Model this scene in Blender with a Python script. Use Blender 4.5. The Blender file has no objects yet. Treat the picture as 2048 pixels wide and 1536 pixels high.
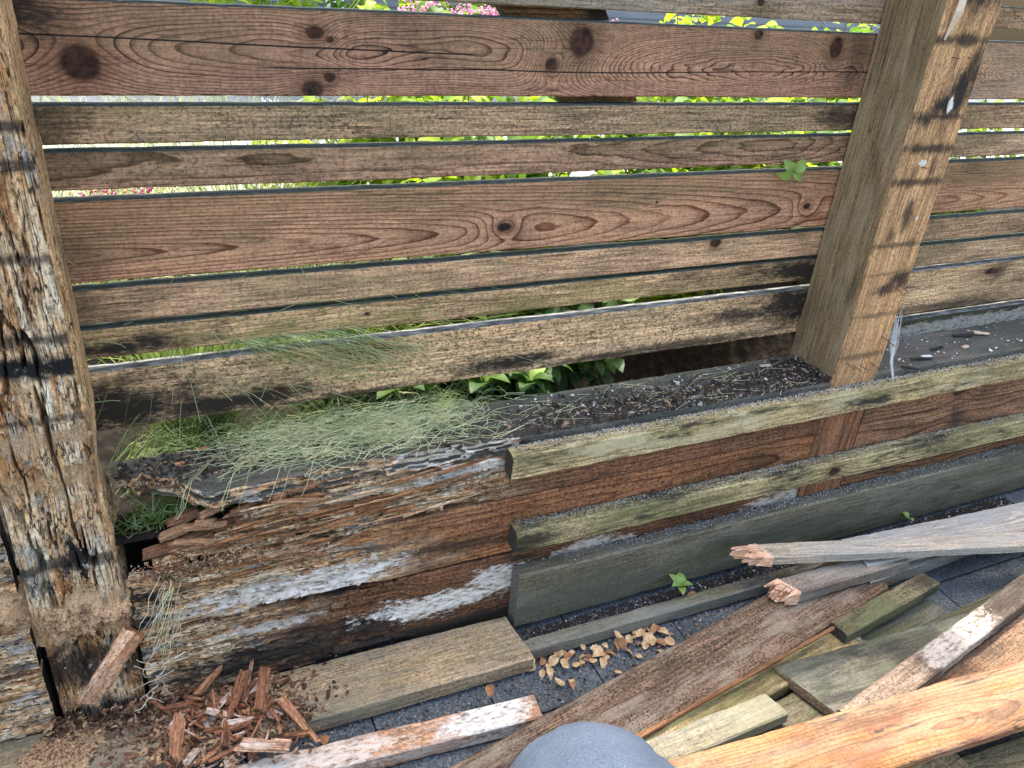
import bpy, math, random
import numpy as np
from mathutils import Vector, Matrix, Euler

R = math.radians
scene = bpy.context.scene
COL = scene.collection

# ------------------------------------------------------------------ camera
cam_d = bpy.data.cameras.new('camera')
cam = bpy.data.objects.new('camera', cam_d)
COL.objects.link(cam)
cam_d.sensor_width = 36.0
cam_d.lens = 28.0
cam_d.clip_start = 0.02
cam_d.clip_end = 400.0
cam.matrix_world = Matrix(((0.91277, 0.13609, -0.38512, 0.0),
                           (-0.40169, 0.47010, -0.78591, 0.0),
                           (0.07409, 0.87206, 0.48376, 1.33),
                           (0, 0, 0, 1)))
scene.camera = cam

# ------------------------------------------------------------------ sky, sun, exposure
SUN_EL, SUN_AZ = 69.0, 8.0          # azimuth: degrees east of the fence normal (+Y)
world = bpy.data.worlds.new('World')
scene.world = world
world.use_nodes = True
wn = world.node_tree.nodes
wl = world.node_tree.links
wn.clear()
w_out = wn.new('ShaderNodeOutputWorld')
w_bg = wn.new('ShaderNodeBackground')
w_sky = wn.new('ShaderNodeTexSky')
w_sky.sky_type = 'NISHITA'
w_sky.sun_disc = False
w_sky.sun_elevation = R(SUN_EL)
w_sky.sun_rotation = R(SUN_AZ)
w_sky.air_density = 1.3
w_sky.dust_density = 5.0
w_sky.ozone_density = 0.6
w_bg.inputs['Strength'].default_value = 0.15
wl.new(w_sky.outputs[0], w_bg.inputs[0])
wl.new(w_bg.outputs[0], w_out.inputs[0])

sun_d = bpy.data.lights.new('sun', 'SUN')
sun_d.energy = 2.0
sun_d.angle = R(1.6)
sun_d.color = (1.0, 0.95, 0.86)
sun = bpy.data.objects.new('sun', sun_d)
COL.objects.link(sun)
sdir = Vector((math.sin(R(SUN_AZ)) * math.cos(R(SUN_EL)), math.cos(R(SUN_AZ)) * math.cos(R(SUN_EL)), math.sin(R(SUN_EL))))
sun.rotation_euler = sdir.to_track_quat('Z', 'Y').to_euler()
sun.location = (0, 3, 6)

vs = scene.view_settings
vs.view_transform = 'Standard'
vs.look = 'None'
vs.exposure = 2.0
vs.gamma = 1.0
vs.use_curve_mapping = False
scene.render.engine = 'CYCLES'
scene.cycles.max_bounces = 6
scene.cycles.diffuse_bounces = 4

# ------------------------------------------------------------------ numeric helpers
def _hash(ix, iy, iz, seed):
    h = (ix.astype(np.int64) * 374761393 + iy.astype(np.int64) * 668265263 + iz.astype(np.int64) * 2147483647 + seed * 144269504)
    h = (h ^ (h >> 13)) * 1274126177
    h = h ^ (h >> 16)
    return (h & 0xFFFF) / 65535.0

def vnoise(x, y, z=0.0, seed=0):
    x, y, z = np.broadcast_arrays(np.asarray(x, float), np.asarray(y, float), np.asarray(z, float))
    fx, fy, fz = np.floor(x), np.floor(y), np.floor(z)
    tx, ty, tz = x - fx, y - fy, z - fz
    tx = tx * tx * (3 - 2 * tx); ty = ty * ty * (3 - 2 * ty); tz = tz * tz * (3 - 2 * tz)
    ix, iy, iz = fx.astype(np.int64), fy.astype(np.int64), fz.astype(np.int64)
    def c(a, b, d): return _hash(ix + a, iy + b, iz + d, seed)
    x00 = c(0, 0, 0) * (1 - tx) + c(1, 0, 0) * tx
    x10 = c(0, 1, 0) * (1 - tx) + c(1, 1, 0) * tx
    x01 = c(0, 0, 1) * (1 - tx) + c(1, 0, 1) * tx
    x11 = c(0, 1, 1) * (1 - tx) + c(1, 1, 1) * tx
    a = x00 * (1 - ty) + x10 * ty
    b = x01 * (1 - ty) + x11 * ty
    return a * (1 - tz) + b * tz

def fbm(x, y, z=0.0, seed=0, octv=4, gain=0.5):
    s, a, t = 0.0, 1.0, 0.0
    for o in range(octv):
        k = 2.0 ** o
        s = s + a * vnoise(np.asarray(x) * k, np.asarray(y) * k, np.asarray(z) * k, seed + o * 7)
        t += a; a *= gain
    return s / t

def sstep(a, b, x):
    t = np.clip((np.asarray(x, float) - a) / (b - a), 0, 1)
    return t * t * (3 - 2 * t)

# ------------------------------------------------------------------ object helpers
def tag(o, label=None, cat=None, group=None, kind=None):
    if label: o['label'] = label
    if cat: o['category'] = cat
    if group: o['group'] = group
    if kind: o['kind'] = kind
    return o

def link(name, mesh, parent=None, mat=None):
    o = bpy.data.objects.new(name, mesh)
    COL.objects.link(o)
    if parent is not None:
        o.parent = parent
        o.matrix_parent_inverse = parent.matrix_basis.inverted()
    if mat is not None:
        mesh.materials.append(mat)
    return o

def empty(name, loc):
    o = bpy.data.objects.new(name, None)
    o.location = loc
    o.empty_display_size = 0.05
    COL.objects.link(o)
    return o

def mesh_of(name, V, F, mats=(), mi=None, smooth=False):
    m = bpy.data.meshes.new(name)
    m.from_pydata([tuple(map(float, v)) for v in V], [], F)
    for k in mats: m.materials.append(k)
    if mi is not None: m.polygons.foreach_set('material_index', np.asarray(mi, dtype=np.int32))
    if smooth: m.polygons.foreach_set('use_smooth', np.ones(len(m.polygons), dtype=bool))
    m.update()
    return m

# ------------------------------------------------------------------ node helpers
class G:
    def __init__(s, name):
        s.mat = bpy.data.materials.new(name)
        s.mat.use_nodes = True
        s.t = s.mat.node_tree
        s.t.nodes.clear()
        s.out = s.t.nodes.new('ShaderNodeOutputMaterial')
        s.bsdf = s.t.nodes.new('ShaderNodeBsdfPrincipled')
        s.t.links.new(s.bsdf.outputs[0], s.out.inputs[0])
    def put(s, sock, v):
        if isinstance(v, bpy.types.NodeSocket): s.t.links.new(v, sock)
        elif isinstance(v, (tuple, list)) and len(v) == 3 and sock.type == 'RGBA': sock.default_value = (*v, 1)
        else: sock.default_value = v
    def m(s, op, a, b=None, c=None, clamp=False):
        n = s.t.nodes.new('ShaderNodeMath'); n.operation = op; n.use_clamp = clamp
        s.put(n.inputs[0], a)
        if b is not None: s.put(n.inputs[1], b)
        if c is not None: s.put(n.inputs[2], c)
        return n.outputs[0]
    def v(s, op, a, b=None):
        n = s.t.nodes.new('ShaderNodeVectorMath'); n.operation = op
        s.put(n.inputs[0], a)
        if b is not None: s.put(n.inputs[1], b)
        return n.outputs['Value'] if op in ('LENGTH', 'DOT_PRODUCT') else n.outputs['Vector']
    def mix(s, f, a, b, blend='MIX'):
        n = s.t.nodes.new('ShaderNodeMix'); n.data_type = 'RGBA'; n.blend_type = blend
        s.put(n.inputs[0], f); s.put(n.inputs[6], a); s.put(n.inputs[7], b)
        return n.outputs[2]
    def noise(s, vec, scale=1.0, detail=2.0, rough=0.5, dist=0.0, color=False):
        n = s.t.nodes.new('ShaderNodeTexNoise')
        s.put(n.inputs['Vector'], vec)
        n.inputs['Scale'].default_value = scale; n.inputs['Detail'].default_value = detail
        n.inputs['Roughness'].default_value = rough; n.inputs['Distortion'].default_value = dist
        return n.outputs['Color'] if color else n.outputs['Fac']
    def vor(s, vec, scale, feature='F1'):
        n = s.t.nodes.new('ShaderNodeTexVoronoi'); n.feature = feature
        s.put(n.inputs['Vector'], vec); n.inputs['Scale'].default_value = scale
        return n.outputs['Distance']
    def ramp(s, f, stops, interp='LINEAR'):
        n = s.t.nodes.new('ShaderNodeValToRGB'); e = n.color_ramp; e.interpolation = interp
        while len(e.elements) < len(stops): e.elements.new(0.5)
        for el, (p, c) in zip(e.elements, stops):
            el.position = p
            el.color = (c, c, c, 1) if isinstance(c, (int, float)) else (*c, 1)
        s.put(n.inputs[0], f)
        return n.outputs[0]
    def map(s, f, a, b, c=0.0, d=1.0, smooth=True):
        n = s.t.nodes.new('ShaderNodeMapRange')
        n.interpolation_type = 'SMOOTHSTEP' if smooth else 'LINEAR'
        s.put(n.inputs[0], f); n.inputs[1].default_value = a; n.inputs[2].default_value = b
        n.inputs[3].default_value = c; n.inputs[4].default_value = d
        return n.outputs[0]
    def obj(s):
        return s.t.nodes.new('ShaderNodeTexCoord').outputs['Object']
    def sep(s, v):
        n = s.t.nodes.new('ShaderNodeSeparateXYZ'); s.put(n.inputs[0], v); return n.outputs
    def comb(s, x, y, z):
        n = s.t.nodes.new('ShaderNodeCombineXYZ'); s.put(n.inputs[0], x); s.put(n.inputs[1], y); s.put(n.inputs[2], z); return n.outputs[0]
    def bump(s, h, strength=0.4, distance=0.002):
        n = s.t.nodes.new('ShaderNodeBump'); n.inputs['Strength'].default_value = strength
        n.inputs['Distance'].default_value = distance; s.put(n.inputs['Height'], h)
        s.t.links.new(n.outputs[0], s.bsdf.inputs['Normal'])
    def done(s, color, rough=0.85, spec=0.25):
        s.put(s.bsdf.inputs['Base Color'], color)
        s.put(s.bsdf.inputs['Roughness'], rough)
        s.bsdf.inputs['Specular IOR Level'].default_value = spec
        return s.mat

def rotten_col(g, co, seed, sc=1.0):
    """crumbling wood: rust, tan, cream and black mould streaked along the grain"""
    p = g.v('ADD', co, (seed * 3.7, seed * 1.3, seed * 2.1))
    a = g.noise(g.v('MULTIPLY', p, (11 * sc, 62 * sc, 62 * sc)), 1, 8, 0.70, 0.35)
    base = g.ramp(a, [(0.27, (0.03, 0.018, 0.012)), (0.34, (0.26, 0.11, 0.042)), (0.43, (0.52, 0.27, 0.115)),
                      (0.52, (0.66, 0.45, 0.25)), (0.63, (0.78, 0.66, 0.47))])
    fib = g.noise(g.v('MULTIPLY', p, (14, 240, 240)), 1, 4, 0.7)
    base = g.mix(1.0, base, g.ramp(fib, [(0.33, 0.30), (0.5, 0.95), (0.66, 1.3)]), 'MULTIPLY')
    m = g.noise(g.v('MULTIPLY', p, (6, 15, 15)), 1, 8, 0.72)
    base = g.mix(g.map(m, 0.585, 0.65), base, (0.020, 0.019, 0.018))
    gr = g.noise(g.v('MULTIPLY', g.v('ADD', p, (9, 4, 1)), (6, 16, 16)), 1, 7, 0.68)
    base = g.mix(g.map(gr, 0.54, 0.62, 0, 0.85), base, g.mix(fib, (0.10, 0.095, 0.085), (0.55, 0.53, 0.46)))
    ru = g.noise(g.v('MULTIPLY', g.v('ADD', p, (2, 14, 6)), (7, 12, 12)), 1, 7, 0.68)
    base = g.mix(g.map(ru, 0.58, 0.66, 0, 0.6), base, g.mix(fib, (0.10, 0.03, 0.012), (0.42, 0.17, 0.065)))
    ck = g.m('ABSOLUTE', g.m('SUBTRACT', g.noise(g.v('MULTIPLY', g.v('ADD', p, (12, 3, 6)), (7, 90, 90)), 1, 3, 0.5), 0.5))
    base = g.mix(g.map(ck, 0.026, 0.008, 0, .9), base, (0.022, 0.015, 0.011))
    mt = g.noise(g.v('MULTIPLY', p, (120, 190, 190)), 1, 4, 0.75)
    base = g.mix(0.8, base, g.mix(1.0, base, g.ramp(mt, [(0.36, 0.2), (0.47, 0.9), (0.62, 1.4)]), 'MULTIPLY'))
    return base, a, fib

def wood(name, light, dark, seed=0, T=0.03, freq=130, pith=(0.0, 0.05), wav=(0.012, 0.02), taper=0.0, contrast=1.0,
         fiber=0.6, knots=(), stains=(), whites=(), green=0.0, gtop=0.0, grey=0.0, spots=0.3, bump=0.5, rough=0.85,
         rot=None, wx=1.3, mould=0.0, pale=None, tint=None, greenc=(0.085, 0.10, 0.035), saws=0.2, cracks=(), checks=0.55):
    wc_ = lambda c: None if c is None else (min(.85, c[0] * 1.16), c[1] * 1.0, c[2] * 0.84)
    light, dark, tint = wc_(light), wc_(dark), wc_(tint)
    g = G(name)
    co = g.obj()
    x, y, z = g.sep(co)
    sd = (seed * 3.17, seed * 1.91, seed * 0.73)
    pc = g.v('ADD', co, sd)
    n1 = g.m('SUBTRACT', g.noise(g.v('MULTIPLY', pc, (wx, 5, 5)), 1, 3, 0.45), 0.5)
    n2 = g.m('SUBTRACT', g.noise(g.v('MULTIPLY', g.v('ADD', pc, (31, 7, 3)), (wx * 1.1, 3, 3)), 1, 2, 0.4), 0.5)
    yy = g.m('MULTIPLY_ADD', n1, wav[0] * 4, g.m('SUBTRACT', y, pith[0]))
    zz = g.m('MULTIPLY_ADD', n2, wav[1] * 4, g.m('ADD', z, pith[1] - T / 2))
    if taper: zz = g.m('MULTIPLY_ADD', x, taper, zz)
    r = g.m('SQRT', g.m('ADD', g.m('MULTIPLY', yy, yy), g.m('MULTIPLY', zz, zz)))
    jit = g.noise(g.v('MULTIPLY', pc, (14, 70, 70)), 1, 2, 0.5)
    F = g.m('MULTIPLY_ADD', r, freq, g.m('MULTIPLY', jit, 0.45))
    core = None; halo = None
    for (kx, ky, kr, amp, st) in knots:
        dv = g.v('MULTIPLY', g.v('SUBTRACT', co, (kx, ky, 0)), (st, 1.0, 0.0))
        wob = g.m('MULTIPLY_ADD', n1, kr * 0.5, g.m('MULTIPLY', jit, kr * 0.35))
        d = g.m('ADD', g.v('LENGTH', dv), wob)
        q = g.m('DIVIDE', d, kr * 2.6)
        e = g.m('EXPONENT', g.m('MULTIPLY', g.m('POWER', q, 1.5), -1.0))
        F = g.m('MULTIPLY_ADD', e, amp, F)
        if amp > 0 and kr > 0:
            dd = g.m('DIVIDE', d, kr)
            c_ = g.map(dd, 1.25, 0.85); h_ = g.map(dd, 2.6, 0.9)
            core = c_ if core is None else g.m('MAXIMUM', core, c_)
            halo = h_ if halo is None else g.m('MAXIMUM', halo, h_)
    ph = g.m('FRACT', F)
    prof = g.ramp(ph, [(0.0, 0.0), (0.50, 0.10), (0.76, 0.42), (0.90, 1.0), (0.96, 0.9), (1.0, 0.0)])
    wn_ = g.t.nodes.new('ShaderNodeTexWhiteNoise'); wn_.noise_dimensions = '1D'
    g.put(wn_.inputs['W'], g.m('FLOOR', F))
    ringamp = g.m('MULTIPLY_ADD', wn_.outputs['Value'], 0.65, 0.45)
    ringm = g.m('MULTIPLY', g.m('MULTIPLY', prof, ringamp), contrast * 1.25, clamp=True)
    big = g.noise(g.v('MULTIPLY', pc, (3.2, 9, 9)), 1, 4, 0.6)
    lt = light
    if tint: lt = g.mix(g.map(big, 0.38, 0.62), light, tint)
    c = g.mix(ringm, lt, dark)
    fib = g.noise(g.v('MULTIPLY', pc, (11, 260, 260)), 1, 4, 0.7)
    c = g.mix(fiber, c, g.mix(1.0, c, g.ramp(fib, [(0.32, 0.28), (0.5, 0.95), (0.66, 1.5)]), 'MULTIPLY'))
    saw = g.noise(g.v('MULTIPLY', pc, (170, 14, 14)), 1, 3, 0.6)
    c = g.mix(saws, c, g.mix(1.0, c, g.ramp(saw, [(0.35, 0.55), (0.6, 1.25)]), 'MULTIPLY'))
    mot = g.noise(g.v('MULTIPLY', pc, (150, 210, 210)), 1, 4, 0.75)
    c = g.mix(min(1.0, 0.35 + spots * 0.8), c, g.mix(1.0, c, g.ramp(mot, [(0.37, 0.16), (0.47, 0.90), (0.61, 1.45)]), 'MULTIPLY'))
    c = g.mix(0.9, c, g.mix(1.0, c, g.ramp(big, [(0.30, 0.45), (0.5, 1.0), (0.70, 1.35)]), 'MULTIPLY'))
    ck = g.m('ABSOLUTE', g.m('SUBTRACT', g.noise(g.v('MULTIPLY', g.v('ADD', pc, (12, 3, 6)), (5, 95, 95)), 1, 2, 0.5), 0.5))
    ckm = g.m('MULTIPLY', g.map(ck, 0.022, 0.008), g.map(g.noise(g.v('MULTIPLY', g.v('ADD', pc, (1, 23, 16)), (6, 22, 22)), 1, 3, 0.6), 0.50, 0.60, 0, checks))
    c = g.mix(ckm, c, (0.025, 0.018, 0.013))
    if halo is not None: c = g.mix(g.m('MULTIPLY', halo, 0.5), c, (0.10, 0.04, 0.022))
    if grey:
        gm = g.noise(g.v('MULTIPLY', g.v('ADD', pc, (3, 13, 5)), (4, 18, 18)), 1, 4, 0.6)
        c = g.mix(g.m('MULTIPLY', g.map(gm, 0.3, 0.65), grey), c, g.mix(fib, (0.20, 0.20, 0.185), (0.44, 0.44, 0.41)))
    if rot is not None:
        rc, _, _ = rotten_col(g, co, seed)
        rm = g.map(g.m('MULTIPLY_ADD', g.noise(g.v('MULTIPLY', pc, (9, 30, 30)), 1, 4, 0.6), rot[2], x), rot[0] + rot[2] / 2 + 0.04, rot[1] + rot[2] / 2 - 0.04)
        c = g.mix(rm, c, rc)
    if green:
        gn = g.noise(g.v('MULTIPLY', g.v('ADD', pc, (5, 2, 8)), (3.5, 12, 12)), 1, 5, 0.65)
        gm = g.m('MULTIPLY_ADD', y, gtop, gn)
        fine = g.noise(g.v('MULTIPLY', pc, (160, 260, 260)), 1, 2, 0.6)
        gm = g.m('MULTIPLY_ADD', fine, 0.16, gm)
        c = g.mix(g.m('MULTIPLY', g.map(gm, 0.50, 0.70), green), c, greenc)
    if pale:
        pn = g.noise(g.v('MULTIPLY', g.v('ADD', pc, (15, 22, 8)), (5, 22, 22)), 1, 5, 0.65)
        c = g.mix(g.m('MULTIPLY', g.map(pn, 0.48, 0.66), pale[1]), c, pale[0])
    if mould:
        mn = g.noise(g.v('MULTIPLY', g.v('ADD', pc, (25, 2, 18)), (4.5, 20, 20)), 1, 6, 0.7)
        c = g.mix(g.m('MULTIPLY', g.map(mn, 0.54, 0.66), mould), c, (0.018, 0.018, 0.016))
    if stains:
        sn = g.noise(g.v('MULTIPLY', pc, (16, 40, 40)), 1, 5, 0.65)
        sf = g.noise(g.v('MULTIPLY', pc, (60, 190, 190)), 1, 3, 0.7)
        tot = None
        for (sx, sy, rx, ry, st) in stains:
            d = g.v('LENGTH', g.v('MULTIPLY', g.v('SUBTRACT', co, (sx, sy, 0)), (1 / rx, 1 / ry, 0)))
            d = g.m('ADD', g.m('MULTIPLY_ADD', sn, 1.7, d), g.m('MULTIPLY_ADD', sf, 1.3, -1.5))
            mk = g.map(d, 1.2, 0.2, 0, st)
            tot = mk if tot is None else g.m('MAXIMUM', tot, mk)
        c = g.mix(tot, c, (0.030, 0.023, 0.017))
    if spots:
        sp = g.noise(g.v('MULTIPLY', pc, (190, 210, 210)), 1, 3, 0.65)
        sd2 = g.noise(g.v('MULTIPLY', g.v('ADD', pc, (2, 8, 4)), (7, 14, 14)), 1, 3, 0.6)
        c = g.mix(g.m('MULTIPLY', g.map(g.m('MULTIPLY_ADD', sd2, 0.35, sp), 0.79, 0.85), spots * 1.3, clamp=True), c, (0.02, 0.016, 0.013))
    if core is not None:
        kc = g.noise(g.v('MULTIPLY', pc, (70, 70, 70)), 1, 3, 0.6)
        c = g.mix(core, c, g.ramp(kc, [(0.35, (0.012, 0.008, 0.007)), (0.7, (0.10, 0.042, 0.022))]))
    for (cx0, cx1, cy0, cs) in cracks:
        dy = g.m('ABSOLUTE', g.m('SUBTRACT', g.m('MULTIPLY_ADD', n1, 0.02, g.m('MULTIPLY_ADD', x, -cs, y)), cy0))
        on = g.m('MULTIPLY', g.map(x, cx0, cx0 + .05), g.map(x, cx1, cx1 - .05))
        c = g.mix(g.m('MULTIPLY', g.map(dy, 0.0016, 0.0006), on), c, (0.012, 0.008, 0.006))
    wm = None
    if whites:
        sn = g.noise(g.v('MULTIPLY', g.v('ADD', pc, (6, 1, 9)), (24, 60, 60)), 1, 10, 0.82)
        for (sx, sy, rx, ry, st) in whites:
            d = g.v('LENGTH', g.v('MULTIPLY', g.v('SUBTRACT', co, (sx, sy, 0)), (1 / rx, 1 / ry, 0)))
            d = g.m('MULTIPLY_ADD', sn, 4.2, g.m('SUBTRACT', d, 2.1))
            mk = g.map(d, 1.10, 0.80, 0, st)
            wm = mk if wm is None else g.m('MAXIMUM', wm, mk)
        wc = g.noise(g.v('MULTIPLY', pc, (60, 150, 150)), 1, 4, 0.65)
        c = g.mix(wm, c, g.ramp(wc, [(0.34, (0.14, 0.11, 0.08)), (0.42, (0.54, 0.48, 0.40)), (0.56, (0.84, 0.79, 0.70))]))
    h = g.m('MULTIPLY_ADD', ckm, -0.8, g.m('MULTIPLY', ringm, 0.35))
    h = g.m('ADD', h, g.m('MULTIPLY_ADD', fib, 0.7, g.m('MULTIPLY', saw, 0.25)))
    if core is not None: h = g.m('MULTIPLY_ADD', core, -0.6, h)
    if wm is not None: h = g.m('MULTIPLY_ADD', g.m('MULTIPLY', wm, wc), 1.0, h)
    g.bump(h, bump, 0.0022)
    return g.done(c, rough)

def rotten(name, seed=0, bands=(), whites=(), dustz=None):
    g = G(name)
    co = g.obj()
    x, y, z = g.sep(co)
    c, a, fib = rotten_col(g, co, seed, 0.42)
    p = g.v('ADD', co, (seed, 0, 0))
    sn = g.noise(g.v('MULTIPLY', p, (30, 22, 22)), 1, 5, 0.65)
    for (bx, rx, st) in bands:
        d = g.m('ADD', g.m('ABSOLUTE', g.m('DIVIDE', g.m('SUBTRACT', x, bx), rx)), g.m('MULTIPLY_ADD', sn, 2.2, -1.1))
        c = g.mix(g.map(d, 1.0, 0.3, 0, st), c, (0.017, 0.016, 0.016))
    fl = g.noise(g.v('MULTIPLY', p, (40, 75, 75)), 1, 9, 0.78)
    c = g.mix(g.map(fl, 0.58, 0.66, 0, .85), c, (0.70, 0.65, 0.55))
    if dustz:
        dn = g.noise(g.v('MULTIPLY', p, (18, 18, 18)), 1, 4, 0.6)
        for (bx, rx, st) in dustz:
            d = g.m('ADD', g.m('ABSOLUTE', g.m('DIVIDE', g.m('SUBTRACT', x, bx), rx)), g.m('MULTIPLY_ADD', dn, 2.6, -1.3))
            gc = g.noise(g.v('MULTIPLY', p, (420, 420, 420)), 1, 2, 0.5)
            c = g.mix(g.map(d, 1.0, 0.55, 0, st), c, g.ramp(gc, [(0.35, (0.28, 0.15, 0.07)), (0.65, (0.62, 0.42, 0.24))]))
    g.bump(g.m('MULTIPLY_ADD', fib, 0.8, fl), 0.7, 0.003)
    return g.done(c, 0.92, 0.15)

def plain(name, stops, scale=60, detail=4, rough=0.85, bump=0.3, bdist=0.002, stretch=(1, 1, 1), spec=0.25):
    g = G(name)
    co = g.obj()
    n = g.noise(g.v('MULTIPLY', co, stretch), scale, detail, 0.62)
    c = g.ramp(n, stops)
    if bump: g.bump(n, bump, bdist)
    return g.done(c, rough, spec)

def leafmat(name, c1, c2, trans=0.45, scale=25, vein=True):
    g = G(name)
    n = g.noise(g.obj(), scale, 3, 0.6)
    oi = g.t.nodes.new('ShaderNodeObjectInfo')
    geo = g.t.nodes.new('ShaderNodeNewGeometry')
    rnd = g.m('FRACT', g.m('ADD', oi.outputs['Random'], geo.outputs['Random Per Island']))
    c = g.mix(g.m('MULTIPLY_ADD', rnd, 0.7, g.m('MULTIPLY', n, 0.4)), c1, c2)
    g.done(c, 0.5, 0.35)
    tr = g.t.nodes.new('ShaderNodeBsdfTranslucent')
    g.put(tr.inputs[0], g.mix(1.0, c, (1.5, 1.45, 0.9), 'MULTIPLY'))
    mx = g.t.nodes.new('ShaderNodeMixShader')
    mx.inputs[0].default_value = trans
    g.t.links.new(g.bsdf.outputs[0], mx.inputs[1]); g.t.links.new(tr.outputs[0], mx.inputs[2])
    g.t.links.new(mx.outputs[0], g.out.inputs[0])
    return g.mat

# ------------------------------------------------------------------ board mesher
def board_mesh(name, L, W, T, mats, nx=60, ny=4, ns=1, seed=0, wob=0.0012, bow=0.002, cham=0.0025, disp=None,
               ylo=None, yhi=None, skew=(0, 0), rag=(0, 0), xs=None):
    """a board along local X (0..L), width on Y, thickness on Z; its +Z face is the show face"""
    xs = np.linspace(0, L, nx + 1) if xs is None else xs
    nx = len(xs) - 1
    lo = np.full(nx + 1, -W / 2) if ylo is None else ylo(xs)
    hi = np.full(nx + 1, W / 2) if yhi is None else yhi(xs)
    cols = []; N = []
    h = T / 2
    def col(fy, zc, n):
        cols.append((fy, zc)); N.append(n)
    s2 = 0.7071
    c = cham
    col(lambda l, u: l + c, -h, (-s2, -s2))
    col(lambda l, u: l, -h + c, (-s2, -s2))
    for k in range(1, ns): col(lambda l, u: l, -h + c + (2 * h - 2 * c) * k / ns, (-1, 0))
    col(lambda l, u: l, h - c, (-s2, s2))
    for k in range(ny + 1):
        t = k / ny
        col(lambda l, u, t=t: (l + c) * (1 - t) + (u - c) * t, h, (0, 1) if 0 < k < ny else ((-s2, s2) if k == 0 else (s2, s2)))
    col(lambda l, u: u, h - c, (s2, s2))
    for k in range(1, ns): col(lambda l, u: u, h - c - (2 * h - 2 * c) * k / ns, (1, 0))
    col(lambda l, u: u, -h + c, (s2, -s2))
    col(lambda l, u: u - c, -h, (s2, -s2))
    m = len(cols)
    P = np.zeros((nx + 1, m, 3)); NN = np.zeros((m, 3))
    for j, (fy, zc) in enumerate(cols):
        P[:, j, 0] = xs; P[:, j, 1] = fy(lo, hi); P[:, j, 2] = zc
        NN[j, 1:] = N[j]
    X, Yc, Zc = P[..., 0].copy(), P[..., 1].copy(), P[..., 2].copy()
    w = (fbm(X * 9, Yc * 20 + 3, Zc * 20, seed + 1, 3) - 0.5) * 2 * wob
    edge = (np.abs(NN[:, 1]) > 0.1) & (np.abs(NN[:, 2]) > 0.1)
    w = w + np.where(edge[None, :], -np.maximum(0, fbm(X * 45, Yc * 9, Zc * 9, seed + 5, 3) - 0.5) * wob * 5, 0)
    if disp is not None: w = w + disp(X, Yc, Zc, NN)
    P += NN[None, :, :] * w[..., None]
    P[..., 1] += (vnoise(X * 1.7, 0.5, 0.5, seed + 9) - 0.5) * 2 * bow
    P[..., 2] += (vnoise(X * 1.3, 4.5, 0.5, seed + 11) - 0.5) * 2 * bow
    f0 = np.clip(1 - X / 0.05, 0, 1); f1 = np.clip(1 - (L - X) / 0.05, 0, 1)
    e0 = (fbm(Yc * 120, Zc * 120, 0.3, seed + 21, 3) - 0.5) * 2; e1 = (fbm(Yc * 120, Zc * 120, 0.7, seed + 22, 3) - 0.5) * 2
    P[..., 0] += skew[0] * Yc * (1 - X / L) + skew[1] * Yc * (X / L) + f0 * e0 * rag[0] + f1 * e1 * rag[1]
    V = P.reshape(-1, 3).tolist()
    F = []; mi = []
    for i in range(nx):
        for j in range(m):
            k = (j + 1) % m
            F.append((i * m + j, i * m + k, (i + 1) * m + k, (i + 1) * m + j)); mi.append(0)
    ci = len(mats) - 1
    for i, flip in ((0, True), (nx, False)):
        cen = P[i].mean(0); idx = len(V); V.append(cen.tolist())
        for j in range(m):
            k = (j + 1) % m
            F.append((i * m + k, i * m + j, idx) if flip else (i * m + j, i * m + k, idx)); mi.append(ci)
    # the loop runs with the normal facing inwards for this ordering: flip all
    F = [tuple(reversed(f)) for f in F]
    return mesh_of(name, V, F, mats, mi)

def M_face(x0, zc, yf, T):         # board standing on edge, show face towards the camera (-Y) at y = yf
    return Matrix(((1, 0, 0, x0), (0, 0, -1, yf + T / 2), (0, 1, 0, zc), (0, 0, 0, 1)))

def M_post(xc, z0, yf, T):         # upright: local X up, local Y to -X, local Z to -Y
    return Matrix(((0, -1, 0, xc), (0, 0, -1, yf + T / 2), (1, 0, 0, z0), (0, 0, 0, 1)))

def M_flat(A, ang, W, T, pitch=0.0, roll=0.0):   # flat plank: A = far-left top corner, ang in degrees
    return Matrix.Translation(A) @ Matrix.Rotation(R(ang), 4, 'Z') @ Matrix.Rotation(R(-pitch), 4, 'Y') @ Matrix.Rotation(R(roll), 4, 'X') @ Matrix.Translation((0, -W / 2, -T / 2))

def place(o, M):
    if o.parent is not None:
        o.matrix_parent_inverse = o.parent.matrix_basis.inverted()
    o.matrix_basis = M
    return o

END = plain('end_grain', [(0.3, (0.10, 0.065, 0.04)), (0.5, (0.22, 0.15, 0.09)), (0.7, (0.36, 0.27, 0.18))], 180, 4, 0.9, 0.5, 0.002)
END_GREY = plain('grey_end_grain', [(0.3, (0.05, 0.05, 0.045)), (0.5, (0.13, 0.125, 0.11)), (0.7, (0.27, 0.25, 0.21))], 220, 4, 0.9, 0.5, 0.002)
END_DARK = plain('dark_end_grain', [(0.3, (0.02, 0.018, 0.015)), (0.6, (0.07, 0.06, 0.05)), (0.8, (0.14, 0.12, 0.09))], 220, 4, 0.9, 0.5, 0.002)
FRESH = plain('fresh_splinter_wood', [(0.3, (0.45, 0.20, 0.10)), (0.5, (0.72, 0.43, 0.27)), (0.7, (0.84, 0.64, 0.47))], 40, 4, 0.85, 0.5, 0.003, (1, 6, 6))
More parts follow.
